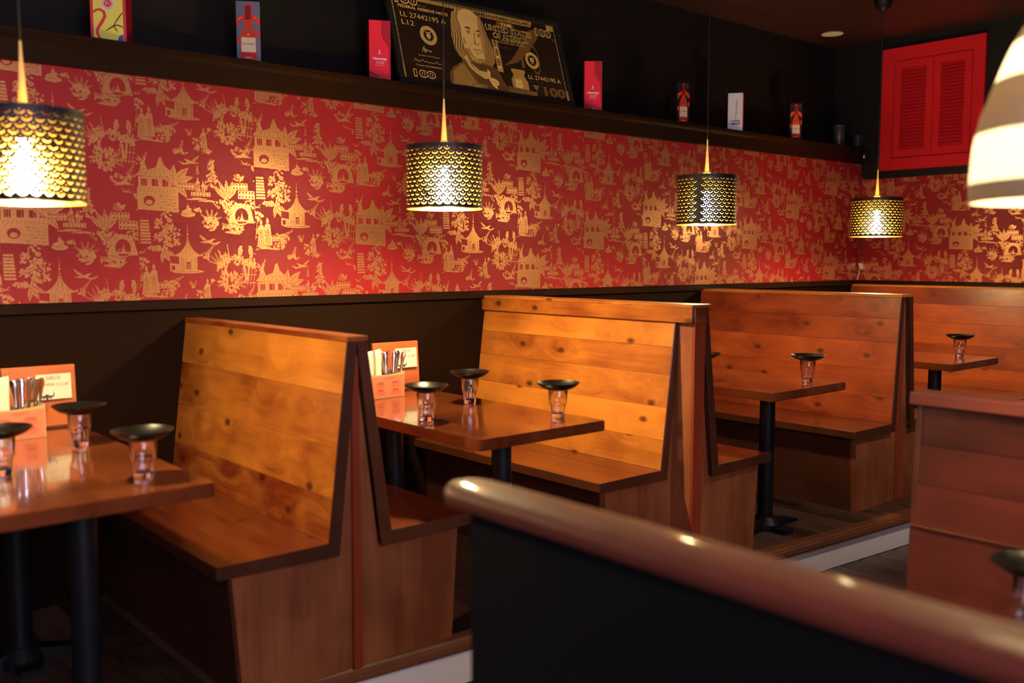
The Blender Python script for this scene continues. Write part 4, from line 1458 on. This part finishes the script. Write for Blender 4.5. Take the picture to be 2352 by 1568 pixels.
sn = [(-.055, .118), (-.045, .128), (-.030, .130), (-.016, .122), (-.012, .105), (-.020, .088), (-.032, .070), (-.042, .052), (-.042, .036), (-.034, .020), (-.024, .008)]
decal(rt, 'ribbon_print', ribbon(sn, .013), 'pink', .0013)
decal(rt, 'ribbon_print', ribbon([(.054, .215), (.036, .205), (.030, .190), (.040, .182), (.054, .190)], .009), 'pink', .0013)
decal(rt, 'blot_print', flatpoly([(-.055, .180), (-.030, .178), (-.024, .190), (-.034, .204), (-.046, .214), (-.055, .210)]), 'pink', .0013)
decal(rt, 'branch_print', ribbon([(-.010, .048), (.010, .062), (.020, .068), (.034, .072), (.055, .064)], .006), 'ink', .0013)
decal(rt, 'branch_print', ribbon([(.018, .066), (.032, .090), (.045, .108), (.055, .120)], .005), 'ink', .0013)
decal(rt, 'branch_print', ribbon([(.018, .066), (.026, .058), (.034, .046)], .005), 'ink', .0013)
decal(rt, 'blue_spot', flatpoly([(.055, .008), (.034, .009), (.036, .022), (.044, .032), (.055, .036)]), 'blue', .0014)
dm = [(.026 * math.copysign(abs(math.cos(t)) ** 1.35, math.cos(t)), .154 + .026 * math.copysign(abs(math.sin(t)) ** 1.35, math.sin(t))) for t in [6.283 * i / 32 for i in range(32)]]
decal(rt, 'emblem_ground', flatpoly(dm), 'white', .0014)
for k_, (s_, mt) in enumerate(((.86, 'pink'), (.78, 'white'), (.62, 'pink'), (.30, 'white'))):
    decal(rt, 'emblem_ring', flatpoly([(a * s_, .154 + (c - .154) * s_) for a, c in dm]), mt, .0016 + k_ * .0002)
decal(rt, 'emblem_mark', flatpoly([(-.006, .142), (.002, .142), (.004, .152), (.010, .160), (.004, .166), (-.001, .158), (-.004, .152)]), 'pink', .0026)
decal(rt, 'lettering', text_bm('VSOP', .0085, .046, x=-.002, z=.218), 'gold2', .0014)

# white carton with vertical lettering
rt = carton(5.415, 3.97, .098, .09, .255, face(5.415, 3.97, -4), 'white carton with vertical lettering and a small blue and red logo', 'white', 'box_red')
bm = text_bm('Hennessy', .018, .096, x=0, z=0)
for v in bm.verts:
    a, c = v.co.x, v.co.z
    v.co.x, v.co.z = .012 - c + .0, .155 + a
decal(rt, 'lettering', bm, 'ink_dark', .0012)
decal(rt, 'dot_print', flatpoly([(.003 + .0045 * math.cos(t), .086 + .0045 * math.sin(t)) for t in [6.283 * i / 14 for i in range(14)]]), 'ink_dark', .0012)
decal(rt, 'logo_ground', flatpoly([(-.026, .046), (.030, .046), (.033, .050), (.033, .072), (.030, .076), (-.026, .076), (-.029, .072), (-.029, .050)]), 'white', .0011)
decal(rt, 'logo_blue', flatpoly([(-.027, .047), (.030, .047), (.032, .050), (.030, .058), (.010, .055), (-.008, .062), (-.027, .056)]), 'blue', .0013)
decal(rt, 'logo_red', flatpoly([(-.027, .066), (-.010, .068), (.006, .064), (.020, .068), (.032, .066), (.032, .072), (.030, .075), (-.026, .075), (-.028, .072)]), 'logo_red', .0013)
decal(rt, 'logo_ball', flatpoly([(.024 + .004 * math.cos(t), .063 + .004 * math.sin(t)) for t in [6.283 * i / 14 for i in range(14)]]), 'blue', .0014)

# dark cylinder and wall camera at the shelf end
cyl = root('dark_canister', 'dark cylindrical canister at the far right end of the shelf', 'canister', (6.80, 4.02, SZ))
obj('body', lathe_solid([(.044, 0), (.046, .003), (.046, .150), (.044, .154)], 40), 'dark_plastic', cyl, smooth=True)
obj('lid', lathe_solid([(.047, .154), (.047, .166), (.044, .169), (.0001, .169)], 40), 'dark_plastic', cyl, smooth=True)
wc = root('wall_camera', 'small bullet camera with a dark lens on the far wall above the shelf end', 'camera', (FX, 3.975, 2.26))
obj('housing', box(-.060, -.008, -.026, .024, -.045, .055, bev=.010, seg=3), 'dark_plastic', wc)
obj('mount', box(-.012, 0, -.018, .018, -.040, .040, bev=.003), 'black_metal', wc)
bm = lathe_solid([(.018, 0), (.020, .004), (.020, .010), (.012, .013), (.0001, .011)], 24)
bmesh.ops.rotate(bm, verts=bm.verts, cent=(0, 0, 0), matrix=Matrix.Rotation(-math.pi / 2, 3, 'Y'))
obj('lens', bm, 'frame', wc, (-.059, 0, .020), smooth=True)
cb = tag(obj('camera_cable', tube([(FX - .03, 3.965, 2.222), (FX - .035, 3.935, 2.225), (FX - .03, 3.905, 2.205), (FX - .025, 3.890, 2.170), (FX - .02, 3.892, 2.145), (FX - .018, 3.905, 2.135)], .005, 8), 'shelf', smooth=True), 'short brown cable looping down from the wall camera', 'cable')
cn = root('cable_connector', 'small brass-coloured connector below the wall camera', 'connector', (FX - .014, 3.925, 2.142))
obj('body', lathe_solid([(.008, -.015), (.014, -.010), (.014, .012), (.009, .022)], 20), 'brass', cn, smooth=True)
obj('ring', lathe_solid([(.016, -.004), (.016, .002), (.015, .003)], 20), 'chrome', cn, smooth=True)
# corner lead and adapter
tag(obj('corner_lead', tube([(FX - .014, WY - .035, 1.60), (FX - .012, WY - .028, 1.50), (FX - .014, WY - .034, 1.42), (FX - .010, WY - .020, 1.36), (FX - .013, WY - .030, 1.325)], .0035, 6), 'cord', smooth=True), 'thin black lead running down the wallpapered corner', 'cable')
ad = root('plug_adapter', 'small silvery plug adapter in the wallpapered corner', 'adapter', (FX - .016, WY - .035, 1.295))
obj('body', prism([(-.020, -.026), (.012, -.022), (.020, .026), (-.012, .026)], -.012, .012, 'x', bev=.003), 'chrome', ad)
obj('stub', tube([(0, .012, -.024), (.0, .022, -.075), (.002, .030, -.103)], .004, 6), 'cream', ad)

# recessed ceiling fitting
rf = root('recessed_ceiling_fitting', 'small round recessed fitting in the dark red ceiling', 'fitting', (6.52, 3.93, CZ - .008))
obj('ring', lathe_solid([(.040, 0), (.075, -.001), (.078, -.006), (.060, -.008), (.040, -.002)], 40), 'label', rf, smooth=True)
obj('inner_disc', lathe_solid([(.0001, -.001), (.042, -.001), (.042, .004), (.0001, .004)], 32), 'shelf', rf)

# ------------------------------------------------------------------ framed banknote print
PWd, PHt = 1.128, .455
bp_ = root('framed_banknote_print', 'large black framed banknote print in gold on black, leaning on the shelf', 'picture', (2.733, 3.955, SZ + .006))
bp_.rotation_euler = (math.radians(-17), 0, 0)
fw = .030
for q in ((-fw, PWd + fw, 0, fw), (-fw, PWd + fw, fw + PHt, 2 * fw + PHt), (-fw, 0, fw, fw + PHt), (PWd, PWd + fw, fw, fw + PHt)):
    obj('frame_bar', box(q[0], q[1], -.010, .016, q[2], q[3], bev=.002), 'frame', bp_)
bk = obj('print_sheet', box(0, PWd, .0, .004, fw, fw + PHt), 'bill_bg', bp_)
cvb = Canvas(PWd, PHt, .0016)
C = lambda a, c: (a * PWd, c * PHt)
L3, L2, L1 = 3, 2, 1
Xn, Yn = cvb.X / PWd, cvb.Y / PHt


def P3(pts, v): cvb.poly([C(*p) for p in pts], v)


# border dots
for i in range(60):
    z_ = (i + .5) / 60
    for ux in (.010, .990):
        P3([(ux - .003, z_ - .005), (ux + .003, z_ - .005), (ux + .003, z_ + .004), (ux - .003, z_ + .004)], L3 if i % 2 else L2)
P3([(.0, .0), (.012, .0), (.012, .16), (.0, .18)], L2); P3([(.985, 0), (1, 0), (1, .14), (.988, .14)], L2)
P3([(.0, .0), (.45, .0), (.45, .008), (0, .008)], L2)
# top bands
P3([(.15, .955), (.47, .955), (.47, 1), (.15, 1)], L2)
for i in range(46):
    cvb.line([C(.155 + i * .0069, .96), C(.158 + i * .0069, .995)], .0018, L1)
P3([(.47, .925), (.83, .925), (.845, 1.0), (.47, 1.0)], L2)
P3([(.94, .93), (.985, .93), (.985, 1.0), (.94, 1)], L2)
P3([(.60, .855), (.72, .855), (.71, .915), (.61, .915)], L1)
# seals
for (cx, cy, rr_) in ((.178, .555, .046), (.795, .475, .040)):
    X0, Y0 = C(cx, cy); R_ = rr_ * PWd
    cvb.ell(X0, Y0, R_, R_, L3)
    if cx > .5:
        for i in range(36):
            a = i * math.pi / 18
            cvb.ell(X0 + math.cos(a) * R_, Y0 + math.sin(a) * R_, .0035, .0035, L3)
    cvb.ell(X0, Y0, R_ * .93, R_ * .93, 0); cvb.ell(X0, Y0, R_ * .90, R_ * .90, L3)
    for i in range(28):
        a = i * 2 * math.pi / 28
        cvb.line([(X0 + math.cos(a) * R_ * .74, Y0 + math.sin(a) * R_ * .74), (X0 + math.cos(a + .06) * R_ * .84, Y0 + math.sin(a + .06) * R_ * .84)], .0028, 0)
    cvb.ell(X0, Y0, R_ * .66, R_ * .66, 0); cvb.ell(X0, Y0, R_ * .62, R_ * .62, L2); cvb.ell(X0, Y0, R_ * .56, R_ * .56, 0)
    cvb.poly([(X0 - R_ * .26, Y0 + R_ * .12), (X0 + R_ * .26, Y0 + R_ * .12), (X0 + R_ * .24, Y0 - R_ * .22), (X0, Y0 - R_ * .42), (X0 - R_ * .24, Y0 - R_ * .22)], L3)
    for q in (-.15, -.05, .05, .15): cvb.line([(X0 + q * R_, Y0), (X0 + q * R_, Y0 - R_ * .28)], .0018, 0)
    cvb.poly([(X0 - R_ * .34, Y0 + R_ * .30), (X0 - .02 * R_, Y0 + R_ * .16), (X0 + R_ * .34, Y0 + R_ * .30), (X0 + R_ * .20, Y0 + R_ * .42), (X0, Y0 + R_ * .26), (X0 - R_ * .20, Y0 + R_ * .42)], L3)
# large faint 10 behind the right seal, faint quill
P3([(.720, .36), (.738, .36), (.742, .66), (.722, .62)], L1)
X0, Y0 = C(.815, .49); cvb_ring = ((cvb.X - X0) / .034) ** 2 + ((cvb.Y - Y0) / .088) ** 2
cvb.a[(cvb_ring < 1) & (cvb_ring > .72) & (cvb.a == 0)] = L1
P3([(.60, .34), (.66, .44), (.74, .66), (.80, .86), (.88, .93), (.86, .78), (.78, .58), (.70, .42)], L1)
for cx, cy, rr_ in ((.795, .475, .043),):
    pass
X0, Y0 = C(.795, .475)
R_ = .040 * PWd
# repaint right seal on top of the quill
cvb.ell(X0, Y0, R_ * 1.05, R_ * 1.05, 0); cvb.ell(X0, Y0, R_, R_, L3); cvb.ell(X0, Y0, R_ * .92, R_ * .92, L2); cvb.ell(X0, Y0, R_ * .66, R_ * .66, 0)
cvb.poly([(X0 - R_ * .30, Y0 + R_ * .36), (X0 + R_ * .30, Y0 + R_ * .36), (X0 + R_ * .28, Y0 - R_ * .10), (X0, Y0 - R_ * .5), (X0 - R_ * .28, Y0 - R_ * .10)], L3)
cvb.poly([(X0 - R_ * .2, Y0 + R_ * .06), (X0 + R_ * .2, Y0 + R_ * .06), (X0, Y0 + R_ * .26)], 0)
cvb.ell(X0, Y0 - R_ * .2, R_ * .09, R_ * .12, 0)
for i in range(30):
    a = i * math.pi / 15
    cvb.ell(X0 + math.cos(a) * R_ * 1.02, Y0 + math.sin(a) * R_ * 1.02, .0034, .0034, L3)
# vertical ribbon with bells
P3([(.555, .26), (.592, .25), (.590, .66), (.553, .66)], L2)
for i in range(6):
    z_ = .30 + i * .062
    P3([(.562, z_), (.584, z_ + .004), (.580, z_ + .032), (.566, z_ + .032)], L1 if i % 2 else L3)
    cvb.ell(*C(.573, z_ + .046), .006, .004, 0)
# inkwell shape
P3([(.635, .035), (.738, .035), (.738, .17), (.722, .23), (.720, .26), (.732, .30), (.725, .325), (.645, .325), (.640, .30), (.650, .26), (.648, .23), (.632, .18)], L2)
P3([(.650, .05), (.700, .05), (.700, .20), (.655, .20)], L3)
# bottom strips
P3([(.60, .0), (.78, .0), (.79, .06), (.60, .09)], L1)
for i in range(24): cvb.line([C(.605 + i * .0075, .004), C(.612 + i * .0075, .05)], .0018, L2)
for row in range(6):
    for i in range(34):
        if (i * 7 + row * 5) % 6: cvb.line([C(.62 + i * .0108, .345 - row * .052 + .012 * math.sin(i)), C(.628 + i * .0108, .352 - row * .052)], .0011, L1)
# ---- portrait of a long-haired man
P3([(.255, .0), (.258, .13), (.285, .22), (.335, .29), (.36, .33), (.52, .33), (.56, .25), (.58, .14), (.60, .06), (.60, .0)], L1)     # coat
P3([(.27, .0), (.285, .17), (.335, .27), (.36, .30), (.40, .16), (.425, .0)], L2)
P3([(.345, .34), (.36, .26), (.39, .15), (.415, .05), (.43, .0), (.50, .0), (.49, .10), (.47, .22), (.46, .32)], L1)
P3([(.335, .90), (.375, .985), (.43, 1.0), (.478, .985), (.505, .93), (.52, .84), (.53, .70), (.545, .60), (.555, .48), (.548, .36), (.525, .30), (.495, .32), (.36, .33), (.335, .37), (.318, .45), (.312, .60), (.322, .78)], L2)   # hair
P3([(.385, .95), (.42, .985), (.455, .98), (.487, .93), (.503, .84), (.508, .70), (.506, .58), (.500, .46), (.485, .37), (.46, .325), (.435, .32), (.41, .36), (.395, .45), (.375, .50), (.372, .62), (.378, .74), (.368, .84)], L3)   # face
hair = (cvb.a == L2) & (Yn > .30) & (Xn > .30) & (Xn < .56)
wav = np.sin(Xn * 420 + 5 * np.sin(Yn * 17) + Yn * 25)
cvb.a[hair & (wav > .35)] = L1
cvb.a[hair & (wav < -.78) & (Xn < .37)] = L3
coat = (cvb.a == L2) & (Yn < .30) & (Xn > .25) & (Xn < .43)
cvb.a[coat & (np.sin(Yn * 260 + Xn * 160) > .3)] = L1
coat = (cvb.a == L1) & (Yn < .30) & (Xn > .42) & (Xn < .60)
cvb.a[coat & (np.sin(Yn * 200 - Xn * 260) > .75)] = 0
# face shading
fc = (cvb.a == L3)
P = cvb
def shade_(pts, v=L2): P3(pts, v)
shade_([(.487, .90), (.503, .84), (.508, .70), (.504, .50), (.490, .38), (.484, .50), (.487, .64), (.482, .78)])
shade_([(.385, .47), (.40, .42), (.425, .345), (.445, .335), (.42, .41), (.405, .50)])
shade_([(.43, .32), (.485, .35), (.478, .385), (.44, .37)])
shade_([(.395, .742), (.415, .765), (.435, .755), (.437, .735), (.415, .735)], L1)         # brow left
shade_([(.462, .725), (.478, .745), (.496, .735), (.494, .722), (.475, .720)], L1)
for ex, ey in ((.418, .695), (.478, .672)):
    cvb.ell(*C(ex, ey), .0150, .0085, L2); cvb.ell(*C(ex, ey), .0125, .0055, L3); cvb.ell(*C(ex, ey), .0048, .0050, 0)
    cvb.line([C(ex - .013, ey + .012), C(ex, ey + .021), C(ex + .013, ey + .010)], .0022, 0)
    cvb.line([C(ex - .010, ey - .022), C(ex + .006, ey - .026)], .0018, L1)
shade_([(.452, .735), (.446, .66), (.444, .60), (.436, .572), (.443, .555), (.452, .56), (.452, .62), (.458, .70)])
cvb.line([C(.440, .560), C(.452, .548), C(.468, .556)], .0026, L1); cvb.ell(*C(.445, .560), .004, .003, 0); cvb.ell(*C(.465, .562), .003, .0025, 0)
cvb.line([C(.424, .478), C(.445, .490), C(.458, .482), C(.470, .487), C(.484, .470)], .0030, 0)
cvb.line([C(.432, .462), C(.456, .452), C(.476, .460)], .0040, L2)
cvb.line([C(.440, .436), C(.470, .434)], .0024, L1)
cvb.line([C(.428, .565), C(.420, .520), C(.422, .495)], .0020, L2); cvb.line([C(.484, .545), C(.491, .505)], .002, L2)
for q in (.83, .86, .89): cvb.line([C(.41, q), C(.44, q + .012), C(.475, q)], .0016, L2)
P3([(.378, .60), (.386, .62), (.390, .56), (.386, .52), (.380, .54)], L2)
# neckcloth
P3([(.362, .36), (.378, .40), (.398, .30), (.44, .23), (.485, .22), (.49, .26), (.505, .23), (.50, .15), (.47, .13), (.43, .17), (.39, .24)], L3)
for q in range(4): cvb.line([C(.372 + q * .006, .36 - q * .03), C(.42 + q * .008, .235 - q * .022), C(.49, .205 - q * .018)], .0018, L1)
P3([(.485, .15), (.515, .16), (.545, .13), (.55, .09), (.53, .06), (.535, .02), (.51, .05), (.50, .08)], L3)
cvb.line([C(.50, .13), C(.53, .10), C(.54, .06)], .002, L1)
# name banner
P3([(.375, .02), (.46, .005), (.462, .050), (.377, .065)], L2)
P3([(.380, .026), (.457, .011), (.459, .045), (.382, .060)], L1)
cvb.line([C(.365, .02), C(.372, .05), C(.366, .07)], .003, L2); cvb.line([C(.466, .0), C(.472, .03), C(.468, .052)], .003, L2)
for v, mt, nm in ((3, 'gold3', 'light_gold_print'), (2, 'gold2', 'mid_gold_print'), (1, 'gold1', 'dark_gold_print')):
    V, Fc = cvb.faces(v, 0, fw, -.0004)
    link(nm, qmesh(nm, V, Fc, mt), bk)


def btxt(s, ux, vz, h, w, mat, bold=0, y=-.0010):
    bm = text_bm(s, h * PHt, w * PWd, x=ux * PWd, z=fw + vz * PHt, align='L', bold=bold)
    obj('lettering', bm, mat, bk, (0, y, 0))


def outlined(s, ux, vz, h, w):
    btxt(s, ux, vz, h, w, 'gold3', .055, -.0008)
    btxt(s, ux + .004, vz + .006, h - .012, w - .008, 'bill_bg', .012, -.0012)


outlined('100', .024, .90, .105, .125); outlined('100', .055, .035, .085, .12); outlined('100', .858, .835, .095, .105)
btxt('100', .835, .035, .115, .145, 'gold1', .05); 
btxt('FEDERAL RESERVE NOTE', .038, .845, .034, .275, 'gold3', .02)
btxt('LL 27442195 A', .042, .735, .062, .250, 'gold3', .0)
btxt('L12', .042, .640, .062, .066, 'gold3', .0)
btxt('FB C 42', .145, .895, .022, .045, 'gold2')
btxt('Secretary of the Treasury', .100, .290, .022, .115, 'gold3'); btxt('Treasurer of the United States', .078, .165, .022, .140, 'gold3')
for grp in (0, 1):
  bm = bmesh.new()
  for gi, pts in enumerate(([(.125, .34), (.135, .40), (.140, .34), (.148, .39), (.150, .35), (.160, .375), (.168, .35), (.180, .362)], [(.128, .372), (.175, .365)], [(.140, .42), (.143, .33)],
            [(.070, .215), (.080, .250), (.088, .218), (.096, .232), (.104, .216), (.118, .248), (.126, .218), (.140, .236), (.150, .216), (.162, .226), (.176, .214), (.196, .244), (.204, .218), (.222, .226)])):
    if (gi == 3) != bool(grp): continue
    for a, b_ in zip(pts, pts[1:]):
        ax, az, bx, bz = a[0] * PWd, a[1] * PHt + fw, b_[0] * PWd, b_[1] * PHt + fw
        L_ = math.hypot(bx - ax, bz - az); nx, nz = -(bz - az) / L_ * .0011, (bx - ax) / L_ * .0011
        bm.faces.new([bm.verts.new((p[0], 0, p[1])) for p in ((ax + nx, az + nz), (bx + nx, bz + nz), (bx - nx, bz - nz), (ax - nx, az - nz))])
  obj('signature', bm, 'gold3', bk, (0, -.0010, 0))
btxt('ONE HUNDRED DOLLARS', .480, .938, .042, .345, 'bill_bg', .03, -.0012)
btxt('THE', .628, .865, .038, .075, 'gold3', .03)
outlined('UNITED STATES', .532, .780, .068, .290); outlined('OF AMERICA', .570, .690, .068, .225)
btxt('THIS NOTE IS LEGAL TENDER', .610, .662, .018, .140, 'gold3'); btxt('FOR ALL DEBTS, PUBLIC AND PRIVATE', .590, .634, .018, .180, 'gold3')
btxt('July 4, 1776.', .560, .565, .038, .110, 'gold1')
btxt('LL 27442195 A', .748, .225, .056, .215, 'gold3')
btxt('SERIES', .768, .130, .018, .035, 'gold3'); btxt('2009', .773, .105, .018, .024, 'gold3'); btxt('A', .782, .078, .018, .008, 'gold3')
btxt('C 1', .964, .790, .034, .018, 'gold2')
btxt('FRANKLIN', .388, .022, .026, .062, 'gold3')
